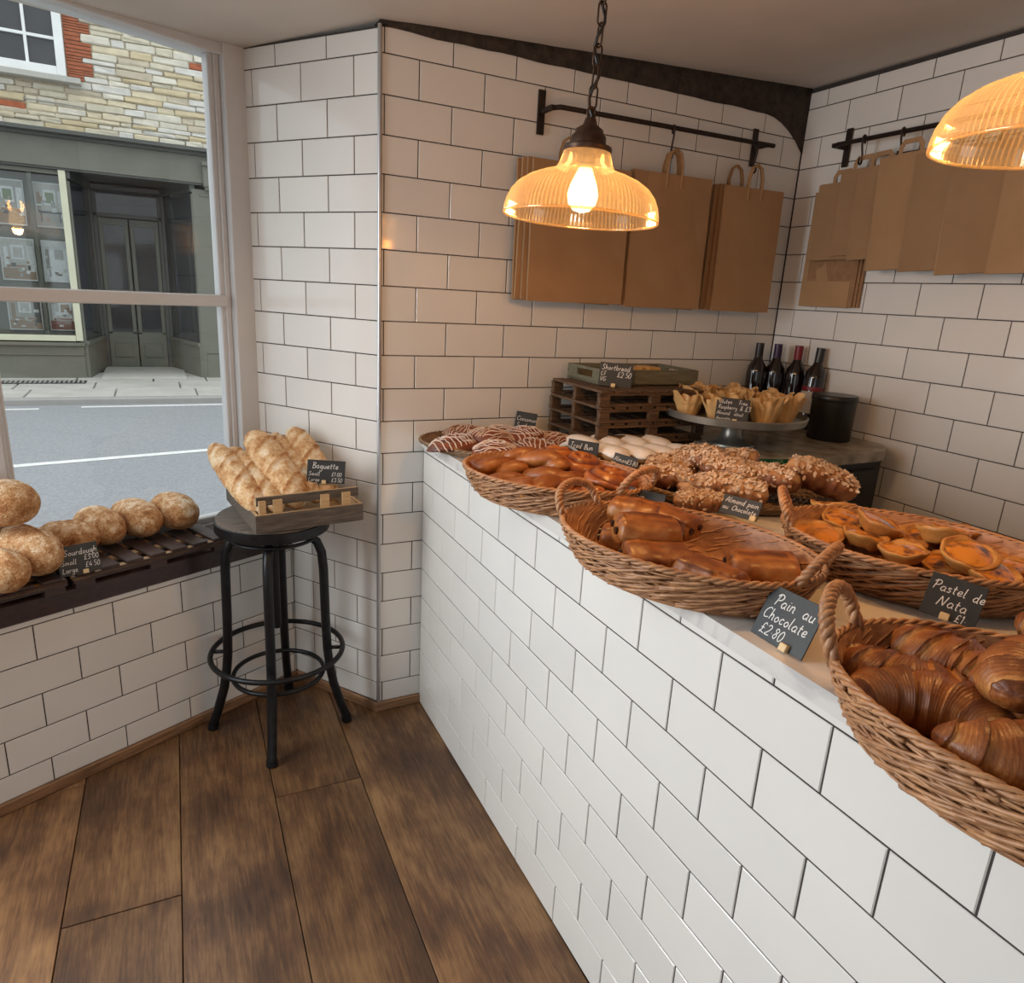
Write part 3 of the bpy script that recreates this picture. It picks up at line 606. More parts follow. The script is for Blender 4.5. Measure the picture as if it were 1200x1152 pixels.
# ------------------------------------------------------------------ handwriting (single-stroke letters)
G = {
 'P': (.62, ['.1,0 .22,.95', '.0,.78 .2,1 .5,.98 .6,.75 .45,.52 .16,.45']), 'C': (.6, ['.6,.85 .42,1 .15,.8 .05,.4 .2,.03 .58,.12']),
 'N': (.75, ['.0,.0 .18,.95', '.18,.95 .5,.05', '.5,.05 .68,1']), 'I': (.5, ['.0,1 .5,1', '.25,1 .22,0', '.0,0 .5,0']),
 'B': (.6, ['.15,0 .2,1', '.05,.95 .4,1 .55,.78 .25,.55 .58,.4 .5,.05 .1,0']), 'A': (.65, ['.0,0 .35,1 .6,0', '.12,.35 .55,.35']),
 'S': (.6, ['.55,.85 .35,1 .15,.8 .35,.5 .5,.25 .3,0 .0,.12']), 'G': (.65, ['.6,.85 .4,1 .1,.75 .08,.3 .3,.0 .55,.15 .55,.42 .35,.42']),
 'F': (.5, ['.15,0 .15,1', '.0,1 .5,1', '.15,.5 .42,.5']), 'R': (.6, ['.1,0 .15,1', '.05,.95 .45,1 .55,.75 .15,.5', '.25,.5 .58,0']), 'L': (.5, ['.1,1 .05,.1 .2,0 .5,.05']),
 'V': (.6, ['.0,1 .28,0 .6,1']), 'E': (.5, ['.5,1 .1,.95 .1,.55 .4,.52', '.1,.55 .08,0 .5,.05']),
 'a': (.52, ['.42,.42 .2,.5 .03,.22 .2,0 .4,.2 .43,.45', '.43,.45 .42,.1 .52,0']), 'b': (.45, ['.05,1 .05,.05', '.05,.3 .25,.5 .42,.25 .25,0 .05,.1']), 'c': (.42, ['.38,.42 .2,.5 .04,.25 .18,0 .4,.1']),
 'd': (.5, ['.4,.4 .2,.5 .03,.22 .18,0 .38,.15', '.42,1 .4,.05 .5,0']), 'e': (.45, ['.05,.22 .35,.28 .3,.5 .1,.42 .05,.15 .2,0 .44,.1']), 'f': (.35, ['.35,.95 .2,1 .15,.7 .12,0', '.0,.5 .3,.5']),
 'g': (.48, ['.4,.4 .2,.5 .04,.25 .2,.03 .38,.2', '.4,.5 .4,-.3 .2,-.45 .02,-.3']), 'h': (.48, ['.06,1 .05,0', '.05,.25 .22,.5 .36,.4 .38,.05 .48,0']), 'i': (.2, ['.1,.5 .08,.1 .2,0', '.1,.68 .12,.72']),
 'l': (.24, ['.08,1 .06,.1 .22,0']), 'm': (.75, ['.05,.5 .05,0', '.05,.3 .2,.5 .32,.4 .33,0', '.33,.3 .48,.5 .6,.4 .62,.05 .72,0']), 'n': (.48, ['.05,.5 .05,0', '.05,.3 .22,.5 .36,.4 .38,.05 .48,0']),
 'o': (.46, ['.22,.5 .04,.25 .22,0 .42,.25 .22,.5']), 'p': (.46, ['.06,.5 .03,-.45', '.05,.35 .25,.5 .42,.25 .25,0 .05,.1']), 'r': (.36, ['.05,.5 .05,0', '.05,.3 .2,.5 .36,.42']), 's': (.38, ['.34,.44 .15,.5 .08,.36 .3,.2 .22,0 .02,.06']),
 't': (.36, ['.15,.85 .13,.1 .28,0', '.0,.55 .34,.55']), 'u': (.48, ['.05,.5 .06,.1 .22,0 .38,.15', '.4,.5 .4,.1 .48,0']), 'w': (.62, ['.03,.5 .15,0 .3,.4 .44,0 .58,.5']), 'y': (.46, ['.05,.5 .08,.15 .22,.08 .38,.2', '.4,.5 .38,-.3 .2,-.45 .02,-.32']),
 '0': (.5, ['.25,1 .05,.6 .1,.1 .3,0 .48,.4 .42,.85 .25,1']), '1': (.25, ['.02,.8 .15,1 .14,0']), '2': (.5, ['.05,.8 .25,1 .44,.8 .3,.4 .02,.02 .5,.04']), '3': (.48, ['.05,.95 .4,1 .18,.58 .45,.35 .3,0 .02,.08']),
 '4': (.5, ['.3,1 .05,.35 .5,.35', '.38,.6 .36,0']), '5': (.48, ['.45,1 .12,1 .1,.58 .4,.5 .4,.1 .05,.03']), '8': (.48, ['.4,.85 .22,1 .08,.8 .38,.35 .25,0 .05,.25 .4,.7 .4,.85']),
 '\u00a3': (.58, ['.5,.85 .35,1 .18,.8 .22,.3 .05,.02 .25,.08 .55,.0', '.05,.5 .42,.5']), '.': (.2, ['.08,.35 .11,.38']), '&': (.55, ['.5,.0 .12,.7 .25,.95 .36,.75 .05,.25 .2,0 .48,.4']), ' ': (.32, []), '-': (.3, ['.02,.3 .28,.3'])}
def cat(p, n=5):
    if len(p) < 3: return p
    o = []
    for i in range(len(p) - 1):
        a, b_, c, d = p[max(i - 1, 0)], p[i], p[i + 1], p[min(i + 2, len(p) - 1)]
        for k in range(n):
            t = k / n; o.append(tuple(.5 * (2 * b_[j] + (c[j] - a[j]) * t + (2 * a[j] - 5 * b_[j] + 4 * c[j] - d[j]) * t * t + (3 * b_[j] - a[j] - 3 * c[j] + d[j]) * t ** 3) for j in (0, 1)))
    o.append(p[-1]); return o
def write(mb, text, x, z, size, y=-.0012, w=.09, slant=.16, jit=.03):
    q = random.Random(hash(text) % 97 if False else len(text) * 13 + int(size * 1e4))
    for ch in text:
        adv, st = G.get(ch, G[' '])
        dz = q.uniform(-jit, jit) * size
        for s_ in st:
            pts = [tuple(float(t) for t in c.split(',')) for c in s_.split()]; pts = cat(pts)
            P3 = [(x + (a + b_ * slant) * size, z + b_ * size + dz) for a, b_ in pts]
            vs = []
            for i, p in enumerate(P3):
                a, c = P3[max(i - 1, 0)], P3[min(i + 1, len(P3) - 1)]; dx, dy = c[0] - a[0], c[1] - a[1]; ln = sqrt(dx * dx + dy * dy) or 1
                nx, ny = -dy / ln * w * size / 2, dx / ln * w * size / 2
                vs += [(p[0] + nx, y, p[1] + ny), (p[0] - nx, y, p[1] - ny)]
            mb.add(vs, [(2 * i, 2 * i + 2, 2 * i + 3, 2 * i + 1) for i in range(len(P3) - 1)])
        x += (adv + .1) * size
    return x
def sign(pose, lines, label, foot=True, clip=.5, hx=None, crop=None):
    bx, by, yaw, w, h, lean, roll, bz = pose
    if hx: h = hx
    Rm = Matrix.Rotation(radians(yaw), 4, 'Z') @ Matrix.Rotation(radians(-lean), 4, 'X') @ Matrix.Rotation(radians(-roll), 4, 'Y')
    t = thing('price_sign', label, 'sign', (bx, by, bz), group='chalkboard price signs', rot=Rm.to_euler())
    b = MB(); b.bbox((0, 0, h / 2), (w, .0022, h), .0006); b.obj('board', M['slate'], t)
    b = MB()
    for tx, fx, fz, sz in lines: write(b, tx, -w / 2 + fx * w, fz * h, sz * h)
    b.obj('lettering', M['chalk'], t)
    b = MB(); b.bbox(((clip - .5) * w, -.003, .004), (.013, .010, .011), .001); b.obj('clip', M['clip'], t)
    return t
PS = {
    'pain': (0.144, -1.480, -93.368, 0.097, 0.079, 26.410, 2.394, 0.9665), 'nata': (0.432, -1.541, -61.104, 0.075, 0.067, 29.537, -6.151, 0.985),
    'almondpain': (0.493, -1.040, -63.721, 0.085, 0.044, 28.546, -2.228, 0.988), 'painsmall': (0.302, -0.955, -55.579, 0.083, 0.046, 19.688, -3.552, 0.992),
    'iced': (0.455, -0.464, -38.769, 0.088, 0.056, 11.749, -3.654, 0.982), 'almond': (0.499, -0.603, -60.469, 0.069, 0.036, 20.175, -5.918, 0.99),
    'cin': (0.491, -0.040, -29.983, 0.071, 0.072, 10.536, -6.573, 0.975), 'short': (0.670, -0.289, -28.976, 0.104, 0.073, 10.588, -2.909, 1.1655),
    'gluten': (0.888, -0.581, -34.557, 0.095, 0.070, 12.919, -3.164, 1.1), 'bag': (-0.172, -0.022, -13.832, 0.112, 0.070, 10.074, -3.447, 0.842),
    'sour': (-0.828, -0.033, 25.167, 0.101, 0.079, 17.944, -1.537, 0.640)}
sign(PS['pain'], [('Pain', .16, .66, .22), ('au', .70, .66, .22), ('Chocolate', .07, .38, .21), ('\u00a32.80', .13, .10, .20)], 'slate sign reading Pain au Chocolate \u00a32.80 on the bare worktop', clip=.68)
sign(PS['nata'], [('Pastel', .07, .62, .22), ('de', .80, .60, .22), ('Nata', .24, .28, .24), ('\u00a31.', .62, .03, .18)], 'slate sign reading Pastel de Nata in front of the custard tart basket', clip=.45)
sign(PS['almondpain'], [('Almond', .08, .62, .27), ('pain', .66, .62, .27), ('au', .06, .26, .25), ('Chocolate', .30, .26, .25)], 'slate sign reading Almond pain au Chocolate leaning on the almond pastries', clip=.9)
sign(PS['painsmall'], [('Pain', .08, .52, .32), ('Chocolate', .08, .10, .28)], 'slate sign reading Pain, half hidden behind the chocolate pastry basket', clip=.9)
sign(PS['iced'], [('Iced', .08, .60, .26), ('Bun', .52, .58, .26), ('VG', .06, .20, .20), ('\u00a32.50', .42, .18, .22)], 'slate sign reading Iced Bun propped before the white iced buns', clip=.1)
sign(PS['almond'], [('Almond', .04, .42, .34), ('\u00a33.80', .58, .40, .34)], 'small slate sign reading Almond \u00a33.80, right of the Iced Bun sign', clip=.1)
sign(PS['cin'], [('Cinnamon', .06, .58, .20), ('Swirl', .08, .28, .20)], 'slate sign reading Cinnamon Swirl behind the iced swirls by back wall', clip=.8)
sign(PS['short'], [('Shortbread', .06, .70, .22), ('GF', .04, .45, .18), ('VG', .04, .22, .18), ('\u00a32.50', .54, .42, .22)], 'slate sign reading Shortbread \u00a32.50 on top of the brown pallet stack', clip=.45)
sign(PS['gluten'], [('Gluten', .06, .76, .17), ('Free', .66, .76, .17), ('Raspberry', .06, .53, .16), ('& \u00a33', .72, .52, .19), ('Almond', .04, .29, .15), ('Walnut', .52, .29, .15), ('Amaretto', .04, .07, .13)], 'slate sign reading Gluten Free Raspberry on the metal cake stand', clip=.6)
sign(PS['bag'], [('Baguette', .12, .64, .25), ('Small', .04, .32, .17), ('\u00a31.00', .64, .32, .17), ('Large', .04, .07, .17), ('\u00a33.50', .64, .07, .17)], 'slate sign reading Baguette on the crate of baguettes', clip=.45)
sign(PS['sour'], [('Sourdough', .16, .66, .20), ('Small', .06, .36, .17), ('\u00a33.00', .62, .44, .17), ('Large', .06, .10, .17), ('\u00a34.50', .62, .18, .17)], 'slate sign reading Sourdough leaning against the sourdough loaves', clip=.6)

# ------------------------------------------------------------------ wicker
def basket(name, label, cx, cy, a, b_, ang, h, z=ZT, taper=.82, handles=(0, pi), m='willow', strands=76, hh=.062, slope=.85, seed=1, group='woven willow baskets', hr=.0085):
    t = thing(name, label, 'basket', (cx, cy, z), radians(ang), group)
    q = random.Random(seed)
    k = lambda f: taper + (1 - taper) * f ** .65
    def pt(phi, f, off=0): 
        s_ = k(max(f, 0)); return Vector(((a * s_ + off) * cos(phi), (b_ * s_ + off) * sin(phi), .004 + h * f))
    w = MB()
    for i in range(strands):
        ph = 2 * pi * i / strands + q.uniform(-.03, .03); sl = slope * q.uniform(.8, 1.2); r = q.uniform(.0021, .0034)
        z0, z1 = q.uniform(0, .12), q.uniform(.8, .98)
        w.tube([pt(ph + sl * j / 13, z0 + (z1 - z0) * (j / 13), .0035 * sin(j / 13 * 9 + i * 1.9) + .001) for j in range(14)], r, 5)
    for i in range(int(strands * 1.1)):
        ph = 2 * pi * i / (strands * 1.1) + q.uniform(-.03, .03); sl = -slope * .8 * q.uniform(.8, 1.2)
        w.tube([pt(ph + sl * j / 11, .04 + .9 * (j / 11), .0025 * sin(j / 11 * 8 + i * 2.3) - .0045) for j in range(12)], q.uniform(.0018, .0027), 4)
    for f in (.03, .2, .4, .6, .8):
        for q_ in (0, 1): w.tube([pt(2 * pi * j / 60, f + .04 * q_, .003 * sin(j * 1.05 + q_ * pi) + .001) for j in range(60)], .0019, 4, closed=True)
    w.obj('woven_wall', M[m], t, smooth=True, kind='stuff')
    # solid liner so the light stays out between strands
    w = MB(); w.grid(10, 48, lambda u, v: ((pt(2 * pi * v, u, -.0075)), .5), capu=False); w.obj('inner_wall', M[m], t, smooth=True)
    w = MB()
    for s_ in range(3):
        N = 150; w.tube([pt(2 * pi * j / N, .98, 0) + Vector((cos(2 * pi * j / N) * .0035 * cos(2 * pi * j / N * 26 + s_ * 2.1), sin(2 * pi * j / N) * .0035 * cos(2 * pi * j / N * 26 + s_ * 2.1), .0035 * sin(2 * pi * j / N * 26 + s_ * 2.1))) for j in range(N)], .0031, 5, closed=True)
    w.obj('rim', M[m], t, smooth=True)
    w = MB(); w.lathe([(.001, .004), (1, .004), (1, 0), (.001, 0)], 48, sx=a * taper, sy=b_ * taper)
    for f in [i / 16 for i in range(2, 17)]:
        w.tube([Vector((a * taper * f * cos(2 * pi * j / 40), b_ * taper * f * sin(2 * pi * j / 40), .006 + .0015 * sin(j * pi / 2 + f * 50))) for j in range(40)], .0028, 4, closed=True)
    for i in range(12):
        c_, s2 = cos(pi * i / 12), sin(pi * i / 12); w.tube([(-a * taper * c_, -b_ * taper * s2, .006), (a * taper * c_, b_ * taper * s2, .006)], .003, 5)
    w.obj('woven_base', M[m], t, smooth=60)
    for hp in handles:
        w = MB(); sp = .062 / a if abs(cos(hp)) < .5 else .062 / b_
        cen = pt(hp, 1); out = Vector((cos(hp) * b_, sin(hp) * a, 0)).normalized()
        p0, p1 = pt(hp - sp, .9), pt(hp + sp, .9); N = 46; path = []
        for j in range(N):
            u = j / (N - 1); base = p0.lerp(p1, .5 - .5 * cos(pi * u)) ; e = sin(pi * u) ** .55
            path.append(base + (cen - p0.lerp(p1, .5)) * e + out * (.010 * e) + Vector((0, 0, (hh + .012) * e)))
        for s_ in range(3):
            pts = []
            for j in range(N):
                dd = (path[min(j + 1, N - 1)] - path[max(j - 1, 0)]).normalized(); n1 = out.cross(dd).normalized(); n2 = dd.cross(n1)
                an = j / N * 2 * pi * 6.5 + s_ * 2.094; pts.append(path[j] + (n1 * cos(an) + n2 * sin(an)) * hr * .5)
            w.tube(pts, hr * .52, 6)
        w.obj('handle', M[m], t, smooth=True)
    return t
basket('bread_basket', 'oval willow basket of plain twists and glazed danishes, left of chocolate pastries', .210, -.735, .225, .170, -52, .064, handles=(-.25,), seed=2, strands=96, hh=.034)
basket('bread_basket', 'oval willow basket with two twisted handles holding the chocolate pastries', .185, -1.222, .232, .162, -67, .066, handles=(0, pi), seed=3, strands=100, hh=.036)
basket('bread_basket', 'oval willow basket full of small custard tarts near the right wall', .585, -1.375, .225, .175, -62, .070, handles=(.1, pi + .2), seed=4, strands=96, hh=.040)
basket('bread_basket', 'large willow basket piled with croissants, nearest the viewer', .175, -1.820, .236, .176, -80, .078, handles=(pi + .22, 0), seed=5, strands=104, hr=.0095, hh=.046)
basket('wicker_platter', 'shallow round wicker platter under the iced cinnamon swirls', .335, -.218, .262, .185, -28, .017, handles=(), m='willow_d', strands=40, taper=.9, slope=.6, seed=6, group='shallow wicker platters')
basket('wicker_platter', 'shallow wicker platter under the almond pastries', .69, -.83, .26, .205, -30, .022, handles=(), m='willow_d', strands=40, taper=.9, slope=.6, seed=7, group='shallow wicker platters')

# ------------------------------------------------------------------ pastry builders (each returns one thing)
def nz(p, s, k=0): return noise.noise(Vector((p[0] * s + k, p[1] * s, p[2] * s)))
def croissant(Lg=.15, R=.036, bend=1.15, seed=0, nseg=7, m='croissant', name='croissant'):
    def f(u, v):
        t = u * 2 - 1; a = t * bend; rad = Lg / 2 / sin(min(bend, 1.4))
        c = Vector((rad * sin(a), rad * (1 - cos(a)) - rad * .2, 0)); tan = Vector((cos(a), sin(a), 0)); nn = Vector((-sin(a), cos(a), 0))
        env = max(0.0, 1 - abs(t) ** 2.2) ** .62 * .93 + .10
        ph = 2 * pi * v; st = (abs(t) * nseg * .5 + .18 * sin(ph + seed) + .08 * nz((t * 4, ph, seed), 1))
        fr = st - math.floor(st); step = (1 - fr) ** .8
        r = R * env * (1 + .24 * (step - .5) + .012 * sin(st * 44)) + R * .05 * nz((t * 6, cos(ph) * 2, sin(ph) * 2), 1.5, seed)
        p = c + nn * (r * cos(ph) * 1.05) + Vector((0, 0, r * sin(ph) * .86 + R * .78))
        if p.z < .004: p.z = .004 * .5 + p.z * .25
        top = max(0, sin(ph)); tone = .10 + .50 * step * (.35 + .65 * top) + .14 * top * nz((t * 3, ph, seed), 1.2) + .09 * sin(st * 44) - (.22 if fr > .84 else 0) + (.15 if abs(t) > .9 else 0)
        return p, tone
    b = MB(); b.grid(150, 36, f); return b.mesh(name, M[m], True)
def painchoc_mesh(Lg=.106, W=.076, Hh=.050, seed=0):
    def f(u, v):
        t = u * 2 - 1; ph = 2 * pi * v; ex = max(0, 1 - abs(t) ** 9) ** .40
        w = abs(cos(ph)) ** .8 * math.copysign(1, cos(ph)) * W / 2; h = abs(sin(ph)) ** .75 * math.copysign(1, sin(ph)) * Hh / 2
        sw = (ph / (2 * pi) * 3.2 + .07 * t + seed * .3) % 1; rid = 1 + .13 * (sw - .5) + .02 * sin(t * 9 + seed)
        e = .45 + .55 * ex; p = Vector((t * Lg / 2 * (1 - .03 * sin(ph)), w * e * rid, h * e * rid + Hh / 2 * .98))
        p += Vector((0, .002 * nz(p, 60, seed + 5), .0035 * nz(p, 28, seed))); top = max(0, sin(ph))
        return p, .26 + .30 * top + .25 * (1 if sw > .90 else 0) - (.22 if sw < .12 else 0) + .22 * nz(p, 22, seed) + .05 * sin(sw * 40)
    b = MB(); b.grid(40, 30, f); return b.mesh('pastry_body', M['pain'], True)
def pain_au_choc(loc, rz, label, seed, tilt=0, s_=1, fall=0, ends=True):
    t = thing('chocolate_pastry', label, 'pastry', loc, rot=(fall, tilt, rz), group='pains au chocolat in the basket'); t.scale = (s_,) * 3
    link(bpy.data.objects.new('pastry_body', painchoc_mesh(seed=seed)), t)
    if ends:
        for sg in (-1, 1):
            b = MB()
            b.tube([(sg * .045, -.014, .027), (sg * .0565, -.015, .026)], .0065, 8); b.tube([(sg * .045, .015, .029), (sg * .0565, .015, .028)], .006, 8)
            b.obj('chocolate_stick', M['choc'], t, smooth=50)
    return t
PB = .974
pl = [(.185, -1.085, 1.018, -57, 'narrow chocolate pastry at the far left end of the basket'), (.228, -1.135, 1.012, -72, 'pale topped chocolate pastry beside the small Pain sign'), (.140, -1.130, .982, -40, 'long chocolate pastry under the others by the left handle'),
      (.142, -1.172, 1.010, -22, 'chocolate pastry showing its dark chocolate end, on top of pile'), (.118, -1.238, .984, -24, 'round ended chocolate pastry with two dark holes, middle of the basket'), (.158, -1.322, .980, -72, 'plump chocolate pastry lying at the front rim of the basket'), (.272, -1.325, .980, -35, 'reddish brown chocolate pastry alone at the right handle')]
for i, (x, y, z, a, lb) in enumerate(pl):
    pain_au_choc((x, y, z), radians(a), lb, i + 1, s_=(.95, .95, 1.0, 1.08, 1.08, 1.05, 1.08)[i], tilt=(0, .1, 0, .05, 0, .05, -.05)[i])
# croissants
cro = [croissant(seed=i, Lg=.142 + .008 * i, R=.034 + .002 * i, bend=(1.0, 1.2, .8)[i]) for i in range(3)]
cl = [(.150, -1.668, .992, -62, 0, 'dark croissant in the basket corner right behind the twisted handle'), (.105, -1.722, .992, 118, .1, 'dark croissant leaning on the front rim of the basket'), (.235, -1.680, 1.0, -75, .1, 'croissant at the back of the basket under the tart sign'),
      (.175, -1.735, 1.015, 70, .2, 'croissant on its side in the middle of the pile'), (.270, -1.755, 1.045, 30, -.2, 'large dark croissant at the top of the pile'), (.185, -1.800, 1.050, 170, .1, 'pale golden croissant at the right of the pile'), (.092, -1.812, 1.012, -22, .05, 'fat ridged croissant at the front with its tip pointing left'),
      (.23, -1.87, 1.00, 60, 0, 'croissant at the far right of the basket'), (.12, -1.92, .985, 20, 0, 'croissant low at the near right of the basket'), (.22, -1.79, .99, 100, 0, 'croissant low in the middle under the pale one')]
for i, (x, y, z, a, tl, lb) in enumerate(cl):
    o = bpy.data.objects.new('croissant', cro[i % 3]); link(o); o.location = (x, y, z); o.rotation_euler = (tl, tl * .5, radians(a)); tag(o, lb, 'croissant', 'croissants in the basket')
# custard tarts
def tart(loc, rot, label, seed, s_=1):
    t = thing('custard_tart', label, 'tart', loc, rot=rot, group='custard tarts in the basket'); t.scale = (s_,) * 3
    q = random.Random(seed); k1, k2 = q.uniform(0, 9), q.uniform(0, 9)
    def f(u, v):
        ph = 2 * pi * v; wob = .0022 * sin(3 * ph + k1) + .0014 * sin(7 * ph + k2)
        prof = [(.001, 0), (.024, 0), (.028, .003), (.036, .014), (.0415, .021), (.042, .0255), (.0385, .0270), (.0335, .0245), (.030, .020), (.001, .019)]
        x = u * (len(prof) - 1); i = min(int(x), len(prof) - 2); fr = x - i; r = prof[i][0] * (1 - fr) + prof[i + 1][0] * fr; z = prof[i][1] * (1 - fr) + prof[i + 1][1] * fr
        k = min(1, r / .03); return Vector((r * cos(ph) * (1 + wob * 12 * k), r * sin(ph) * (1 + wob * 12 * k), z + wob * k)), .25 + (.35 if 5.5 / 9 < u < .75 else 0) * (.5 + .5 * sin(5 * ph + k1)) + .1 * nz((cos(ph), sin(ph), z * 80), 3, k1)
    b = MB(); b.grid(28, 32, f, capu=False); b.obj('crust', M['tartshell'], t, smooth=True)
    b = MB(); b.grid(8, 24, lambda u, v: (Vector(((.033 * u + .0005) * cos(2 * pi * v), (.033 * u + .0005) * sin(2 * pi * v), .0235 + .0045 * (1 - u * u) + .0015 * nz((cos(v * 6.28) * u, sin(v * 6.28) * u, k1), 2))), .5), capu=False)
    b.obj('custard', M['custard'], t, smooth=True); return t
tarts = [(.537, -1.175), (.655, -1.150), (.715, -1.200), (.495, -1.245), (.600, -1.215), (.655, -1.262), (.735, -1.270), (.545, -1.305), (.615, -1.345), (.690, -1.335), (.760, -1.345), (.700, -1.410), (.620, -1.425), (.545, -1.385), (.755, -1.44), (.680, -1.485), (.60, -1.50), (.74, -1.51), (.66, -1.555)]
p0 = tart((*tarts[0], .977), (0.08, .05, .3), 'custard tart', 0)
vars_ = [p0, tart((0, 0, 0), (0, 0, 0), 'x', 5), tart((0, 0, 0), (0, 0, 0), 'x', 9)]
qq = random.Random(4)
wh = ['at the far left end beside the basket handle', 'second along the far rim of the tart basket', 'third along the far rim of the tart basket', 'by the left inner wall of the basket', 'just behind the two frontmost tarts at left', 'in the middle of the far row', 'by the right far rim, below the wall tiles', 'leaning on the front rim at the left', 'with a large scorched patch, middle of the front', 'with glossy orange centre, middle of the heap', 'resting at the right of the heap', 'in the right half of the basket, behind the sign', 'directly left above the Pastel sign', 'low against the front rim', 'by the right handle', 'partly hidden by the Pastel sign', 'behind the Pastel sign at the front rim', 'close to the far right rim', 'at the extreme right end of the basket']
pool = []
for i, (x, y) in enumerate(tarts):
    lb = 'custard tart ' + wh[i]; z = .990 + (.018 if i % 3 == 1 else .006 * (i % 2)); rot = (qq.uniform(-.25, .25), qq.uniform(-.25, .25), qq.uniform(0, 6)); sc = qq.uniform(.95, 1.12)
    if i < 3: o = vars_[i]; o.location = (x, y, z); o.rotation_euler = rot; o['label'] = lb; o.scale = (sc,) * 3
    else: dup(vars_[i % 3], (x, y, z), rot, lb, sc)
for i, (x, y) in enumerate([(.60, -1.285), (.665, -1.375), (.60, -1.46)]):
    dup(vars_[i], (x, y, 1.022), (qq.uniform(-.3, .3), qq.uniform(-.3, .3), i), ['custard tart stacked on top in the middle left of the heap', 'custard tart stacked on top of the heap centre', 'custard tart stacked on top, left of the Pastel sign'][i], 1.08)
# iced cinnamon swirls on the platter
def swirl_mesh(R=.062, seed=0, m='danish', turns=2.6, hgt=.030, elong=1.25):
    def H_(x, y):
        r = sqrt((x / elong) ** 2 + y * y) / R; a = math.atan2(y, x / elong)
        s_ = (r * turns - a / (2 * pi) + seed * .3) % 1
        return (hgt * (1 - .55 * r * r) * max(0, 1 - r ** 8) ** .5) * (.80 + .28 * sin(pi * s_) ** .7), s_, r
    def f(u, v):
        ph = 2 * pi * v; r = min(u * 1.12, 1.0); rr_ = R * r * (1 + .05 * sin(3 * ph + seed))
        x, y = elong * rr_ * cos(ph), rr_ * sin(ph); h, s_, q = H_(x, y)
        if u > .9: h = h * .2
        return Vector((x, y, h + .003)), .62 - .42 * sin(pi * s_) + .1 * r + .15 * nz((x, y, h), 60, seed)
    b = MB(); b.grid(34, 56, f, capu=False); me = b.mesh('swirl_body', M[m], True); return me, H_
def swirl(loc, rz, label, seed, iced=True, R=.070, name='cinnamon_swirl', group='iced cinnamon swirls', tilt=0, elong=1.25, m='danish'):
    t = thing(name, label, 'pastry', loc, rot=(tilt, tilt * .4, rz), group=group)
    me, H_ = swirl_mesh(R, seed, elong=elong, m=m, hgt=.036); link(bpy.data.objects.new('pastry_body', me), t)
    if iced:
        b = MB(); q = random.Random(seed); N = 13
        for i in range(N):
            y0 = (-.85 + 1.7 * i / (N - 1)) * R * elong; pts = []
            hw = R * sqrt(max(.05, 1 - (y0 / R / elong) ** 2)) * .92
            for j in range(22):
                yy = -hw + 2 * hw * j / 21; x = y0 + .006 * sin(yy * 70 + seed + i) + q.uniform(-.001, .001); h, s_, r = H_(x, yy)
                if r < 1: pts.append((x, yy, h + .0042))
            if len(pts) > 3: b.tube(pts, q.uniform(.0013, .0023), 5)
        b.obj('icing', M['drizzle'], t, smooth=True)
    return t
sl = [(.165, -.225, 'iced cinnamon swirl at the left end of the platter'), (.245, -.335, 'iced cinnamon swirl at the front left of the platter'), (.285, -.215, 'iced cinnamon swirl lying in the middle of the platter'), (.255, -.105, 'iced cinnamon swirl near the back wall, left part of the platter'), (.385, -.325, 'iced cinnamon swirl at the front right of the platter'), (.395, -.215, 'iced cinnamon swirl right of the platter centre'), (.375, -.115, 'iced cinnamon swirl below the Cinnamon sign'), (.485, -.255, 'iced cinnamon swirl at the right end of the platter')]
for i, (x, y, lb) in enumerate(sl):
    z = .974 + (.018 if i in (2, 5) else .004); swirl((x, y, z), radians(20 + 37 * i), lb, i, tilt=.10 * (i % 3 - 1), m='cinnamon')
b = MB(); b.grid(10, 14, lambda u, v: (Vector((.13 * (u - .5), .05 * (v - .5), .018 * sin(u * 5) + .010 * sin(v * 7 + u * 4))), .5), closev=False)
tag(b.obj('paper_scrap', M['tissue'], smooth=True, loc=(.455, -.445, .999), rot=(.1, 0, -.8)), 'crumpled white greaseproof paper between swirl platter and danish basket', 'paper')
# plain twists and danishes in the left basket
def twist_mesh(Lg=.15, R=.030, seed=0):
    def f(u, v):
        t = u * 2 - 1; ph = 2 * pi * v; env = max(0, 1 - abs(t) ** 2.6) ** .55 * .95 + .05; gr = abs(sin(ph * 1.0 + t * 3.3 + seed)) ** .6
        r = R * env * (.70 + .38 * gr); p = Vector((t * Lg / 2, r * cos(ph) + .008 * sin(t * 3 + seed), r * sin(ph) * .82 + R * .72)); 
        if p.z < .003: p.z = .003
        return p, .24 + .30 * (1 - gr) + .30 * max(0, sin(ph)) * gr + .1 * nz(p, 25, seed)
    b = MB(); b.grid(50, 28, f); return b.mesh('twist_roll', M['pain'], True)
for i, (x, y, z, a, s_, lb) in enumerate([(.115, -.625, 1.0, -30, 1.0, 'plain glazed twist at the left end of the danish basket'), (.110, -.720, .985, -62, .95, 'plain glazed twist along the front left rim of the danish basket'), (.215, -.640, 1.012, -48, 1.15, 'long plain twist on top beside the swirl platter'), (.150, -.800, .990, 20, 1.1, 'plain glazed twist in front of the basket handle'), (.22, -.72, .985, -40, 1.1, 'plain glazed twist in the middle of the danish basket')]):
    o = bpy.data.objects.new('twist_roll', twist_mesh(seed=i)); link(o); o.location = (x, y, z); o.rotation_euler = (0, 0, radians(a)); o.scale = (s_,) * 3; tag(o, lb, 'pastry', 'plain twists')
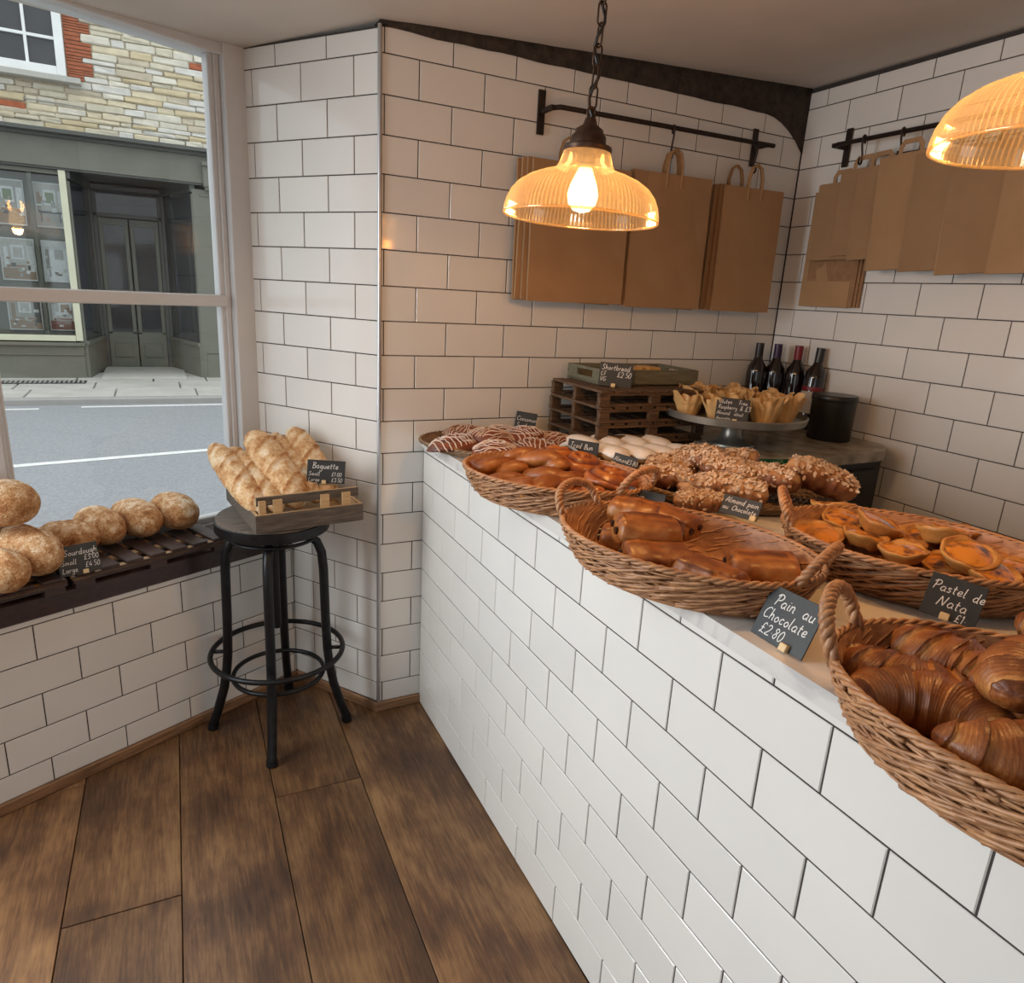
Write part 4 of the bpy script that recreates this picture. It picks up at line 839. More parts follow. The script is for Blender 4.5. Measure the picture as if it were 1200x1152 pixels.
for i, (x, y, z, lb) in enumerate([(.325, -.660, 1.014, 'glossy coiled danish against the far rim behind the twists'), (.330, -.790, 1.006, 'large dark coiled danish at the right end of its basket'), (.240, -.860, .985, 'coiled danish behind the basket handle'), (.29, -.60, 1.02, 'golden coiled danish at the back below the Iced Bun sign')]):
    swirl((x, y, z), radians(50 * i), lb, 20 + i, iced=False, R=.060 if i != 1 else .068, name='danish', group='glossy coiled danishes', tilt=.14, elong=1.1)
# iced finger buns
def bun(loc, rz, label, seed):
    t = thing('iced_bun', label, 'bun', loc, rz, 'iced finger buns')
    Lg, W, Hh = .132, .074, .046
    def sh(g, zlo, wv):
        def f(u, v):
            t_ = u * 2 - 1; ph = 2 * pi * v; e = max(0, 1 - abs(t_) ** 3.2) ** .5
            z = Hh * .5 + (Hh / 2 + g) * sin(ph) * e; x = t_ * (Lg / 2 + g); y = (W / 2 + g) * cos(ph) * e
            if zlo: z = max(z, Hh * .50 + .004 * sin(x * 90 + seed))
            return Vector((x, y, z)), .35 + .2 * sin(ph)
        return f
    b = MB(); b.grid(24, 20, sh(0, 0, 0)); b.obj('bun', M['bun'], t, smooth=True)
    b = MB(); b.grid(28, 24, sh(.0022, 1, 0)); b.obj('icing', M['sugar'], t, smooth=True); return t
b0 = bun((0, 0, 0), 0, 'x', 1)
bl = [(.535, -.345, 'far row, first from the left'), (.612, -.358, 'far row, second from the left'), (.690, -.372, 'far row, third from the left'), (.765, -.392, 'far row, fourth from the left'), (.545, -.475, 'near row, behind the Iced Bun sign'), (.615, -.505, 'near row, behind the small Almond sign'), (.690, -.515, 'near row, second from the right'), (.768, -.53, 'near row, right end')]
for i, (x, y, lb) in enumerate(bl):
    lb = 'white iced finger bun in the ' + lb; rot = (0, 0, radians(-80 + 3 * (i % 3)))
    if i == 0: b0.location = (x, y, .978); b0.rotation_euler = rot; b0['label'] = lb
    else: dup(b0, (x, y, .978), rot, lb)
b = MB(); b.bbox((0, 0, 0), (.40, .32, .010), .002); tag(b.obj('serving_board', M['brown_pallet'], loc=(.66, -.435, ZT + .006), rot=(0, 0, -.06)), 'thin brown board under the white iced buns', 'board')
# almond croissants: dusted pastry with flakes
def almond(loc, rz, label, seed, s_=1, tilt=0, roll=0, hole=False):
    t = thing('almond_pastry', label, 'pastry', loc, rot=(roll, tilt, rz), group='almond pastries'); t.scale = (s_,) * 3
    Lg, W, Hh = .14, .072, .055
    def shp(tt, ph):
        e = max(0, 1 - abs(tt) ** 3.0) ** .45 * .9 + .1; bend = .014 * tt * tt
        rid = 1 + .10 * ((abs(tt) * 3.3) % 1) + .20 * nz((tt * 3, cos(ph) * 1.5, sin(ph) * 1.5), 1.3, seed) + .05 * nz((tt * 9, cos(ph) * 5, sin(ph) * 5), 1.3, seed)
        return Vector((tt * Lg / 2, W / 2 * cos(ph) * e * rid - bend, Hh / 2 * sin(ph) * e * rid + Hh * .48))
    b = MB(); b.grid(44, 24, lambda u, v: (shp(u * 2 - 1, 2 * pi * v), .50 - .50 * max(0, sin(2 * pi * v)) + .15 * nz((u * 5, v * 8, seed), 1))); b.obj('pastry_body', M['almondp'], t, smooth=True)
    q = random.Random(seed); b = MB()
    for i in range(420):
        tt = q.uniform(-.9, .9); ph = q.gauss(pi / 2, .62); p = shp(tt, ph); n_ = Vector((0, cos(ph), sin(ph))); a = q.uniform(0, 6.28)
        u = Vector((cos(a), sin(a) * abs(sin(ph)), -sin(a) * cos(ph))).normalized(); w_ = n_.cross(u).normalized(); u2 = (u + n_ * q.uniform(-.5, .8)).normalized(); r1, r2 = q.uniform(.003, .0065), q.uniform(.002, .0038)
        c = p + n_ * q.uniform(.0008, .0035)
        ring = [c + u2 * r1 * cos(k * pi / 3) + w_ * r2 * sin(k * pi / 3) for k in range(6)]
        b.add(ring + [v + n_ * .0007 for v in ring], [(0, 1, 2, 3, 4, 5), (11, 10, 9, 8, 7, 6)] + [(k, k + 6, (k + 1) % 6 + 6, (k + 1) % 6) for k in range(6)])
    b.obj('almond_flakes', M['flake'], t, kind='stuff')
    return t
al = [(.515, -.765, .980, -40, 1.0, 0, 0, 'flaky almond pastry at the left end, dusted with sugar'), (.590, -.690, .985, -30, 1.0, 0, 0, 'almond pastry behind, next to the iced buns'), (.545, -.860, .980, 200, .9, 0, 0, 'small almond pastry low behind the Pain basket rim'), (.655, -.735, 1.010, -70, 1.1, -.2, .2, 'big almond pastry on top, tilted up at the back'),
      (.455, -.955, .980, -20, .85, 0, 0, 'rounded almond pastry left of the Almond pain sign'), (.565, -.945, .990, -50, 1.15, 0, .1, 'long almond pastry behind the Almond pain sign'), (.755, -.760, 1.000, -80, 1.1, -.3, .1, 'almond pastry at the back of the platter by the marble corner'), (.640, -.850, 1.015, -60, 1.0, .1, .2, 'almond pastry heaped in the platter centre'), (.700, -.930, 1.000, -75, 1.15, -.1, 0, 'golden pastry with dark fruit, right of centre'), (.785, -.985, 1.010, -35, 1.25, .3, 0, 'large crusty almond pastry rising at the far right end')]
for i, (x, y, z, a, s_, tl, rl, lb) in enumerate(al): almond((x, y, z), radians(a), lb, i + 3, s_, tl, rl)
# glass tray edge behind the pastries
b = MB(); b.bbox((0, 0, 0), (.16, .10, .006), .001); tag(b.obj('glass_plate', M['green_glass'], loc=(.985, -.735, ZC + .02 - .02 + .004), rot=(0, 0, -.3)), 'green edged glass plate lying at the corner of the brown marble top', 'plate')

# ------------------------------------------------------------------ back corner: pallets, tray, shortbread, cake stand, bottles, canister
def small_pallet(loc, rz, label, w, d, h, m, inner, nslat=7, group='small display pallets', name='small_pallet'):
    t = thing(name, label, 'pallet', loc, rz, group)
    for i in range(nslat):
        b = MB(); x = -w / 2 + (i + .5) * w / nslat; b.bbox((x, 0, h - .004), (w / nslat * .80, d, .008), .0012); b.obj('slat', M[m], t)
    for y in (-d / 2 + .008, 0, d / 2 - .008):
        b = MB(); b.bbox((0, y, h - .012), (w, .016, .008), .001); b.obj('bearer', M[m], t)
        b = MB(); b.bbox((0, y, .004), (w, .018, .008), .001); b.obj('bottom_board', M[m], t)
        for x in (-w / 2 + .02, 0, w / 2 - .02):
            b = MB(); b.bbox((x, y, h / 2 - .004), (.036, .018, h - .024), .001); b.obj('block', M[inner], t)
    return t
ph = .0495
for i in range(4):
    small_pallet((.775 + .003 * (i % 2), -.215, ZT + .001 + ph * i), -.02 + .012 * (i % 3 - 1), 'small brown slatted pallet, %s of the stack by the back wall' % ['bottom', 'second up', 'third up', 'topmost'][i], .41, .31, ph - .0005, 'brown_pallet', 'brown_pallet', nslat=8, group='stacked brown display pallets')
t = thing('shallow_tray', 'grey green wooden tray of shortbread on top of the pallet stack', 'tray', (.830, -.160, ZT + ph * 4 + .002), -.02)
b = MB(); b.bbox((0, 0, .004), (.38, .21, .008), .001); b.obj('tray_base', M['tray_wood'], t)
for y in (-.105, .105):
    b = MB(); b.bbox((0, y, .026), (.38, .01, .046), .001); b.obj('tray_side', M['tray_wood'], t)
for x in (-.185, .185):
    b = MB(); b.bbox((x, 0, .011), (.01, .20, .016), .001); b.bbox((x, 0, .045), (.01, .20, .010), .001); b.bbox((x, -.073, .028), (.01, .05, .026), .001); b.bbox((x, .073, .028), (.01, .05, .026), .001); b.obj('tray_end', M['tray_wood'], t)
for i, (x, y, z) in enumerate([(.79, -.16, 0), (.85, -.165, 0), (.91, -.16, 0), (.82, -.16, 1), (.885, -.17, 1), (.97, -.16, 0)]):
    b = MB(); b.bbox((0, 0, .011), (.052, .075, .021), .003); o = b.obj('shortbread', M['short'], loc=(x, y, ZT + ph * 4 + .0105 + .0215 * z), rot=(0, 0, .1 * (i % 3 - 1)))
    tag(o, ['shortbread piece at the left in the grey tray', 'shortbread piece second along in the tray bottom', 'shortbread piece third along in the tray bottom', 'shortbread piece on top, left one of two', 'shortbread piece on top, right one of two', 'shortbread piece at the right in the grey tray'][i], 'shortbread', 'shortbread in the tray')
t = thing('cake_stand', 'round zinc cake stand carrying the paper wrapped muffins', 'cake stand', (1.035, -.445, ZC))
b = MB(); b.lathe([(.001, 0), (.075, 0), (.073, .006), (.045, .014), (.034, .03), (.032, .06), (.045, .085), (.001, .085)], 32); b.obj('foot', M['zinc'], t, smooth=50)
b = MB(); b.lathe([(.001, .083), (.205, .083), (.217, .086), (.221, .106), (.217, .108), (.213, .093), (.001, .090)], 56); b.obj('plate', M['zinc'], t, smooth=50)
def muffin(loc, label, seed):
    t = thing('muffin', label, 'muffin', loc, seed, 'muffins in parchment on the cake stand')
    b = MB(); b.lathe([(.001, 0), (.026, 0), (.030, .010), (.036, .034), (.032, .046), (.018, .053), (.001, .055)], 24, tone=[.6, .6, .5, .4, .3, .35, .4]); b.obj('cake', M['muffin'], t, smooth=True)
    b = MB()
    for lay in (0, 1):
        def f(u, v):
            ph_ = 2 * pi * v; pk = min(1, 1.5 * abs(((v * 5 + seed * .3 + lay * .5) % 1) - .5) * 2); top = .044 + (.030 - .006 * lay) * pk + .004 * sin(ph_ * 3 + seed); z = u * top
            r = .0285 - .001 * lay + .014 * min(1, z / .04) + (.016 - .012 * lay) * max(0, z - .036) / .04; fold = 1 + (.045 * sin(v * 62.8 * 1.3 + seed) + .05 * nz((cos(ph_) * 3, sin(ph_) * 3, z * 60), 1, seed + lay)) * u
            return Vector((r * fold * cos(ph_), r * fold * sin(ph_), z + .001)), .5
        b.grid(9, 60, f, capu=False)
    b.obj('parchment_wrap', M['parch'], t); return t
m0 = None
for i, (x, y, lb) in enumerate([(.880, -.400, 'at the far left rim of the stand'), (.905, -.510, 'left of the Gluten Free sign'), (.975, -.330, 'second along the far side of the stand'), (1.060, -.290, 'at the back of the stand, below the bottles'), (1.145, -.340, 'third along the far side of the stand'), (1.020, -.440, 'in the middle of the stand behind the sign'), (1.115, -.440, 'right of centre on the stand'), (1.025, -.575, 'right beside the Gluten Free sign'), (1.120, -.560, 'at the front right rim of the stand'), (1.195, -.450, 'at the far right rim of the stand')]):
    lb = 'muffin in tan parchment ' + lb
    if i == 0: m0 = muffin((x, y, ZC + .0905), lb, 1)
    elif i == 1: m1 = muffin((x, y, ZC + .0905), lb, 2)
    else: dup((m0, m1)[i % 2], (x, y, ZC + .0905), (0, 0, i * 1.3), lb, 1.10 + .04 * (i % 3 - 1))
def wine(loc, label, cap, seed, lab=False, rot=(0, 0, 0)):
    t = thing('wine_bottle', label, 'bottle', loc, rot=rot, group='bottles in the corner')
    b = MB(); b.lathe([(.001, .003), (.030, 0), (.037, .004), (.0375, .19), (.034, .212), (.018, .238), (.0145, .25), (.0140, .288), (.001, .288)], 28); b.obj('bottle_glass', M['bottle'], t, smooth=50)
    b = MB(); b.lathe([(.0146, .232), (.0152, .24), (.0152, .300), (.001, .301)], 20); b.obj('capsule', M[cap], t, smooth=50)
    if lab:
        b = MB(); b.lathe([(.0380, .06), (.0380, .14)], 28); b.obj('paper_label', M['label'], t, smooth=True)
        b = MB(); b.lathe([(.0385, .142), (.0385, .158)], 28); b.obj('red_band', M['red'], t, smooth=True)
    return t
wine((1.475, -.085, ZC), 'dark wine bottle with black neck, leftmost in the corner', 'black', 1); wine((1.535, -.120, ZC), 'dark wine bottle with purple capsule, second from left in the corner', 'purple', 2)
wine((1.575, -.185, ZC), 'dark wine bottle with red capsule in the corner', 'red', 3); wine((1.565, -.275, ZC), 'dark bottle with white and red label, rightmost in the corner', 'black', 4, True, (0, .07, 0))
t = thing('canister', 'plain black lidded canister on the brown marble top', 'canister', (1.478, -.455, ZC))
b = MB(); b.lathe([(.001, .001), (.068, .001), (.071, .004), (.072, .135), (.001, .135)], 40); b.obj('canister_body', M['can'], t, smooth=50)
b = MB(); b.lathe([(.0735, .134), (.075, .137), (.075, .152), (.072, .156), (.001, .158)], 40); b.obj('lid', M['can'], t, smooth=50)

# ------------------------------------------------------------------ rails, hooks and paper bags
def rail(name, label, p0, p1, zc, wallp0, wallp1):
    t = thing(name, label, 'rail', p0)
    p0, p1 = Vector(p0), Vector(p1); d = (p1 - p0).normalized(); o = p0
    b = MB(); b.tube([p0 - o + (Vector(wallp0) - p0) * .9, p0 - o + (Vector(wallp0) - p0) * .3, p0 - o + d * .02, p1 - o - d * .0, p1 - o + d * .03], .0075, 10); b.obj('bar', M['rail_iron'], t, smooth=60)
    for wp, q in ((wallp0, p0), (wallp1, p1)):
        wp = Vector(wp); a = math.atan2(d.y, d.x)
        b = MB(); b.bbox(wp - o, (.026, .006, .125), .002, rot=(0, 0, a)); mid = (wp + q) / 2 - o; ln = (q - wp).length
        b.bbox(mid, (.014, ln, .014), .002, rot=(0, 0, a)); b.obj('bracket', M['rail_iron'], t)
    return t
rail('hanging_rail', 'black iron rail fixed to the back wall above the paper bags', (.515, -.07, 1.975), (1.385, -.07, 1.985), 0, (.505, -.004, 1.968), (1.385, -.004, 1.985))
rail('hanging_rail', 'black iron rail fixed to the right wall above the paper bags', (1.55, -.205, 1.985), (1.53, -1.12, 1.985), 0, (1.615, -.215, 1.985), (1.595, -1.12, 1.985))
def hook(loc, rz, label, h=.09):
    b = MB(); pts = []
    for i in range(12): a = -.3 * pi + i / 11 * 1.45 * pi; pts.append((.0125 * cos(a), 0, .0 + .0125 * sin(a)))
    pts.append((-.0105, 0, -.02)); pts.append((.006, 0, -h + .03))
    for i in range(9): a = .0 + i / 8 * -1.2 * pi; pts.append((-.006 + .012 * cos(a) , 0, -h + .014 + .012 * sin(a)))
    b.tube(pts, .0032, 6); return tag(b.obj('s_hook', M['rail_iron'], smooth=True, loc=loc, rot=(0, 0, rz)), label, 'hook', 'S hooks on the rails')
for x, lb in ((.640, 'iron S hook on the back rail behind the pendant lamp'), (.965, 'iron S hook in the middle of the back rail'), (1.335, 'iron S hook at the right end of the back rail')): hook((x, -.07, 1.975), pi / 2 - .4, lb)
for y, lb in ((-.335, 'iron S hook, first on the right wall rail'), (-.475, 'iron S hook, second on the right wall rail'), (-.60, 'iron S hook, third on the right wall rail'), (-.78, 'iron S hook, fourth on the right wall rail')): hook((1.548, y, 1.985), .3, lb, .08)
def bag(loc, w, h, rot, label, handle='cord', group=None, th=.006, fold=True, seed=0, mk='kraft'):
    t = thing('paper_bag', label, 'bag', loc, rot=rot, group=group)
    q = random.Random(seed); b = MB()
    def f(u, v):
        x = (u - .5) * w; z = -h * v; y = -th / 2 + .0022 * nz((x, z, seed), 14, seed); return Vector((x, y, z)), .5
    def g(u, v):
        p, _ = f(1 - u, v); return Vector((p.x, p.y + th, p.z)), .5
    b.grid(7, 8, f, closev=False); b.grid(7, 8, g, closev=False); n1 = 56
    for v in range(7):   # side walls
        b.f.append((v, v + 1, 56 + 48 + v + 1, 56 + 48 + v)); b.f.append((48 + v + 1, 48 + v, 56 + v, 56 + v + 1))
    for u in range(6): b.f.append((u * 8, 56 + (6 - u) * 8, 56 + (5 - u) * 8, (u + 1) * 8)); b.f.append((u * 8 + 7, (u + 1) * 8 + 7, 56 + (5 - u) * 8 + 7, 56 + (6 - u) * 8 + 7))
    b.obj('bag_body', M[mk], t)
    if fold:
        b = MB(); hf = min(.09, h * .24); b.bbox((0, -th / 2 - .0012, -h + hf / 2 + .001), (w * .985, .0015, hf), .0004); b.obj('folded_base', M[mk], t)
    b = MB()
    if handle == 'cord':
        for yy in (-th / 2, th / 2):
            b.tube([(-.030, yy, -.04), (-.030, yy, .03), (-.020, yy, .065), (0, yy, .078), (.020, yy, .065), (.030, yy, .03), (.030, yy, -.04)], .0032, 6)
        b.obj('handle', M['string'], t, smooth=True)
    elif handle == 'flat':
        pts = [(-.042, -.02), (-.042, .022), (-.028, .042), (.028, .042), (.042, .022), (.042, -.02)]; wi = .014
        pin = [(-.028, -.02), (-.028, .016), (-.020, .027), (.020, .027), (.028, .016), (.028, -.02)]
        y = th / 2 * .4; vs = [(x, y, z) for x, z in pts + pin] + [(x, y + .0012, z) for x, z in pts + pin]
        b.add(vs, [(i, i + 1, i + 7, i + 6) for i in range(5)] + [(i + 12, i + 18, i + 19, i + 13) for i in range(5)] + [(i, i + 12, i + 13, i + 1) for i in range(5)] + [(i + 6, i + 7, i + 19, i + 18) for i in range(5)])
        b.obj('handle', M[mk], t)
    return t
bn = 0
# back wall: three bunches
order = ['front', 'second', 'third', 'fourth', 'rearmost']
for k, (x, zt, w_, h_, n_, nm) in enumerate([(.615, 1.822, .355, .410, 4, 'left bunch under the pendant lamp'), (.965, 1.835, .315, .425, 3, 'middle bunch on the back rail'), (1.325, 1.832, .265, .420, 5, 'right bunch on the back rail')]):
    for i in range(n_):
        dx = (-.010 if k == 0 else .004 if k == 1 else -.010) * i
        bag((x + dx, -.098 + .0145 * i, zt + .002 * (i % 2)), w_, h_, (0, .012 * (i % 3 - 1), -.02 * k), '%s large kraft bag in the %s' % (order[i] if i < n_ - 1 else 'rearmost', nm), 'cord' if i in (0, n_ - 1) else '', 'large kraft bags on the back rail', th=.010, fold=False, seed=bn, mk='kraft'); bn += 1
# right wall: overlapping bags, front faces towards -x
RW = -pi / 2
rb = [(-.235, 1.845, .215, .40, 1.600, 0, '', 'long kraft bag with creased foot hanging lowest at the left'), (-.265, 1.862, .185, .255, 1.562, -.02, 'flat', 'small kraft bag overlapping the long one at the left'), (-.350, 1.895, .165, .275, 1.550, -.03, 'flat', 'small kraft bag, second along the right rail'), (-.425, 1.895, .165, .290, 1.538, -.05, 'flat', 'small kraft bag, third along the right rail'),
      (-.530, 1.915, .20, .345, 1.524, -.05, 'flat', 'taller kraft bag, fourth along the right rail'), (-.660, 1.905, .19, .340, 1.510, -.04, 'flat', 'taller kraft bag with creased lower corner, right rail'), (-.790, 1.900, .20, .345, 1.496, -.06, 'flat', 'kraft bag left of the big lamp shade edge, right rail'), (-.955, 1.900, .20, .345, 1.484, -.03, 'flat', 'kraft bag behind the big lamp shade, right rail')]
for i, (y, zt, w_, h_, x, tl, hd, lb) in enumerate(rb):
    bag((x, y, zt), w_, h_, (0, tl, RW), lb, hd, 'kraft bags on the right rail', th=.008, fold=(i in (0,)), seed=bn); bn += 1
    if i not in (0,):
        bag((x + .009, y + .006, zt + .003), w_, h_ + .004, (0, tl + .015, RW), 'rear kraft bag behind the ' + ['', 'first small bag', 'second small bag', 'third small bag', 'first tall bag', 'creased tall bag', 'seventh bag', 'bag by the lamp shade'][i] + ' on the right rail', '', 'rear kraft bags on the right rail', th=.006, fold=False, seed=bn); bn += 1
for i in range(3): bag((1.612 - .001 * i - .007 * (2 - i) , -.255 - .010 * i, 1.842), .21, .395, (0, .0, RW), 'kraft bag %s behind the long bag at the left of the right rail' % ['nearest the wall', 'in the middle', 'just'][i], '', None, th=.005, fold=False, seed=50 + i, mk='kraft2')

# ------------------------------------------------------------------ pendant lamps
def pendant(loc, label, s_=1, tilt=(0, 0)):
    x, y, z = loc
    t = thing('pendant_lamp', label, 'lamp', loc, rot=(tilt[0], tilt[1], 0), group='ribbed glass pendant lamps')
    prof = [(.149, .000), (.1500, .004), (.1490, .014), (.1455, .028), (.138, .044), (.126, .058), (.108, .070), (.086, .079), (.066, .085), (.056, .091), (.050, .101), (.046, .114), (.043, .126)]
    b = MB(); b.lathe(prof, 220, rib=.010); b.obj('glass_shade', M['shade'], t)
    b = MB(); b.tube([(.1495 * cos(2 * pi * i / 80), .1495 * sin(2 * pi * i / 80), .001) for i in range(80)], .0026, 6, closed=True); b.obj('rolled_rim', M['shade'], t, smooth=True)
    b = MB(); b.lathe([(.044, .120), (.047, .124), (.046, .130), (.034, .134), (.033, .148), (.028, .152), (.026, .160), (.014, .168), (.010, .180), (.001, .182)], 32); b.obj('gallery_cap', M['antique'], t, smooth=50)
    b = MB(); b.tube([(.009 * cos(2 * pi * i / 20), 0, .189 + .010 * sin(2 * pi * i / 20)) for i in range(20)], .0022, 6, closed=True); b.obj('loop', M['antique'], t, smooth=True)
    b = MB(); b.lathe([(.001, .125), (.018, .125), (.018, .095), (.014, .092), (.001, .092)], 20); b.obj('lamp_holder', M['antique'], t, smooth=50)
    b = MB(); b.lathe([(.012, .095), (.016, .085), (.026, .062), (.030, .045), (.027, .028), (.016, .016), (.001, .012)], 24); b.obj('bulb', M['bulb'], t, smooth=True)
    top = CZ(x) - z; zz = .208; i = 0
    while zz < top - .01:
        b = MB(); pts = []
        for k in range(20):
            a = 2 * pi * k / 20; px = .0085 * cos(a); pz = .0095 * sin(a) + (.0105 if sin(a) > 0 else -.0105)
            pts.append((px, 0, pz) if i % 2 == 0 else (0, px, pz))
        b.tube(pts, .0021, 6, closed=True); b.obj('chain_link', M['antique'], t, smooth=True, loc=(0, 0, zz + .008)); zz += .0345; i += 1
    b = MB(); b.tube([(.007 * cos(k * .9), .007 * sin(k * .9), .175 + (top - .175) * k / 30) for k in range(31)], .0032, 6); b.obj('flex', M['black'], t, smooth=True)
    b = MB(); b.lathe([(.001, top - .03), (.03, top - .026), (.045, top - .012), (.048, top - .001), (.001, top)], 28); b.obj('ceiling_rose', M['antique'], t, smooth=50)
    l = bpy.data.lights.new('bulb_light', 'POINT'); l.energy = LAMP_W; l.color = (1.0, .47, .14); l.shadow_soft_size = .02
    o = bpy.data.objects.new('bulb_light', l); link(o, t); o.location = (0, 0, .005)
    l = bpy.data.lights.new('shade_light', 'POINT'); l.energy = LAMP_W * .35; l.color = (1.0, .47, .14); l.shadow_soft_size = .03
    o = bpy.data.objects.new('bulb_light', l); link(o, t); o.location = (0, 0, .10)
    return t
LAMP_W = 6.2
pendant((.155, -.851, 1.573), 'ribbed glass pendant lamp on chain in the middle, before back wall', tilt=(0, .04))
pendant((.478, -1.512, 1.648), 'ribbed glass pendant lamp nearest the viewer at upper right')

# ------------------------------------------------------------------ stool, crate and baguettes
SC = (-.322, .034)
st = thing('bar_stool', 'black iron bar stool with round wooden seat and foot rings', 'stool', (*SC, 0))
b = MB(); b.lathe([(.001, .708), (.160, .708), (.164, .713), (.164, .736), (.160, .740), (.001, .740)], 48); b.obj('seat', M['grey_wood'], st, smooth=50)
b = MB(); b.lathe([(.150, .700), (.168, .700), (.169, .704), (.169, .730), (.165, .731), (.165, .705), (.150, .705)], 48); b.obj('seat_band', M['iron'], st, smooth=50)
b = MB(); b.lathe([(.001, .69), (.06, .69), (.12, .700), (.001, .702)], 32); b.lathe([(.001, .36), (.011, .36), (.013, .37), (.013, .69), (.001, .69)], 16); b.obj('screw_post', M['iron'], st, smooth=50)
for a in (254, 344, 74, 164):
    ca, sa = cos(radians(a)), sin(radians(a)); b = MB()
    pr_ = [(.02, .675), (.06, .680), (.10, .672), (.128, .650), (.142, .615), (.147, .56), (.150, .40), (.154, .28), (.160, .22), (.172, .15), (.195, .07), (.214, .015)]
    b.tube([(r * ca, r * sa, z) for r, z in pr_], .0145, 8); b.tube([(.211 * ca, .211 * sa, .022), (.215 * ca, .215 * sa, .001)], .0175, 8); b.obj('leg', M['iron'], st, smooth=60)
def ring(R_, z, r=.0065, n=60): return [(R_ * cos(2 * pi * i / n), R_ * sin(2 * pi * i / n), z) for i in range(n)]
b = MB(); b.tube(ring(.203, .280), .0085, 8, closed=True); b.obj('foot_ring', M['iron'], st, smooth=True)
b = MB(); b.tube(ring(.140, .200), .0075, 8, closed=True); b.obj('inner_ring', M['iron'], st, smooth=True)
b = MB(); b.tube(ring(.128, .674), .006, 8, closed=True); b.obj('top_ring', M['iron'], st, smooth=True)
for a in (254, 344, 74, 164):
    ca, sa = cos(radians(a)), sin(radians(a)); b = MB(); b.tube([(.15 * ca, .15 * sa, .280), (.203 * ca, .203 * sa, .280)], .007, 6); b.obj('stay', M['iron'], st, smooth=True)

cr = thing('wooden_crate', 'low wooden crate with a slatted front rail on the stool seat', 'crate', (-.258, .062, .7405), rot=(0, 0, radians(7)))
W_, D_ = .305, .36
b = MB(); b.bbox((0, 0, .005), (W_ - .01, D_ - .01, .009), .001); b.obj('crate_bottom', M['crate_in'], cr)
for nm, c, d in (('side_board', (-W_ / 2, 0, .027), (.011, D_, .053)), ('side_board', (W_ / 2, 0, .027), (.011, D_, .053)), ('front_board', (0, -D_ / 2 - .002, .027), (W_ + .012, .011, .053)), ('back_board', (0, D_ / 2, .027), (W_, .011, .053))):
    b = MB(); b.bbox(c, d, .0012); o = b.obj(nm, [M['grey_wood'], M['crate_in']], cr); 
    for p in o.data.polygons:
        n_ = p.normal; ct = Vector(p.center)
        if n_.z > .8 or (abs(n_.x) > .8 and n_.x * ct.x < 0 and nm == 'side_board') or (nm == 'front_board' and n_.y > .8): p.material_index = 1
for i, x in enumerate((-.135, -.092, .045, .110)):
    b = MB(); b.bbox((x, -D_ / 2 + .008, .050), (.026 if i else .02, .009, .082), .001); b.obj('upright', M['crate_in'], cr)
b = MB(); b.bbox((0.0, -D_ / 2 + .016, .088), (W_ - .004, .010, .026), .0012); o = b.obj('top_rail', [M['grey_wood'], M['crate_in']], cr)
for p in o.data.polygons:
    if p.normal.z > .8 or p.normal.x < -.8: p.material_index = 1
def baguette_mesh(Lg, R, seed, m='baguette'):
    def f(u, v):
        t = u * 2 - 1; ph = 2 * pi * v; env = max(0, 1 - abs(t) ** 3.4) ** .6 * .92 + .08
        s_ = (t * 1.9 + .42 * cos(ph) + seed) % 1; top = max(0, sin(ph)) ** .6; slash = max(0, 1 - abs(s_ - .5) / .16) * top
        r = R * env * (1 - .11 * slash + .08 * math.exp(-((s_ - .68) / .07) ** 2) * top + .10 * nz((t * 5, cos(ph) * 1.5, sin(ph) * 1.5), 1.4, seed) + .04 * nz((t * 16, cos(ph) * 4, sin(ph) * 4), 1.4, seed))
        p = Vector((t * Lg / 2, r * cos(ph), r * sin(ph) * .9)); return p, .36 - .34 * slash + .25 * nz(p, 40, seed) + .35 * math.exp(-((s_ - .68) / .06) ** 2) * top + .12 * nz(p, 16, seed) - .05 * top
    b = MB(); b.grid(80, 28, f); return b.mesh('baguette', M[m], True)
for i, (fx, fy, fz, bx, by, bz, R, lb) in enumerate([(-.372, -.080, .795, -.462, .215, .915, .043, 'pale floury baguette, leftmost in the crate'), (-.322, -.085, .795, -.410, .220, .900, .042, 'pale baguette, second from left in the crate'), (-.262, -.070, .800, -.345, .215, .950, .054, 'fattest floury baguette in the middle of the crate'), (-.205, -.040, .80, -.280, .23, .940, .038, 'slim browner baguette behind the fattest one'), (-.158, -.015, .80, -.222, .225, .955, .048, 'darkest crusted baguette, rightmost in the crate')]):
    a, c = Vector((fx, fy, fz)), Vector((bx, by, bz)); d = c - a
    o = bpy.data.objects.new('baguette', baguette_mesh(d.length + .03, R, i * .37)); link(o); o.location = (a + c) / 2
    o.rotation_euler = d.to_track_quat('X', 'Z').to_euler(); tag(o, lb, 'bread', 'baguettes in the crate')

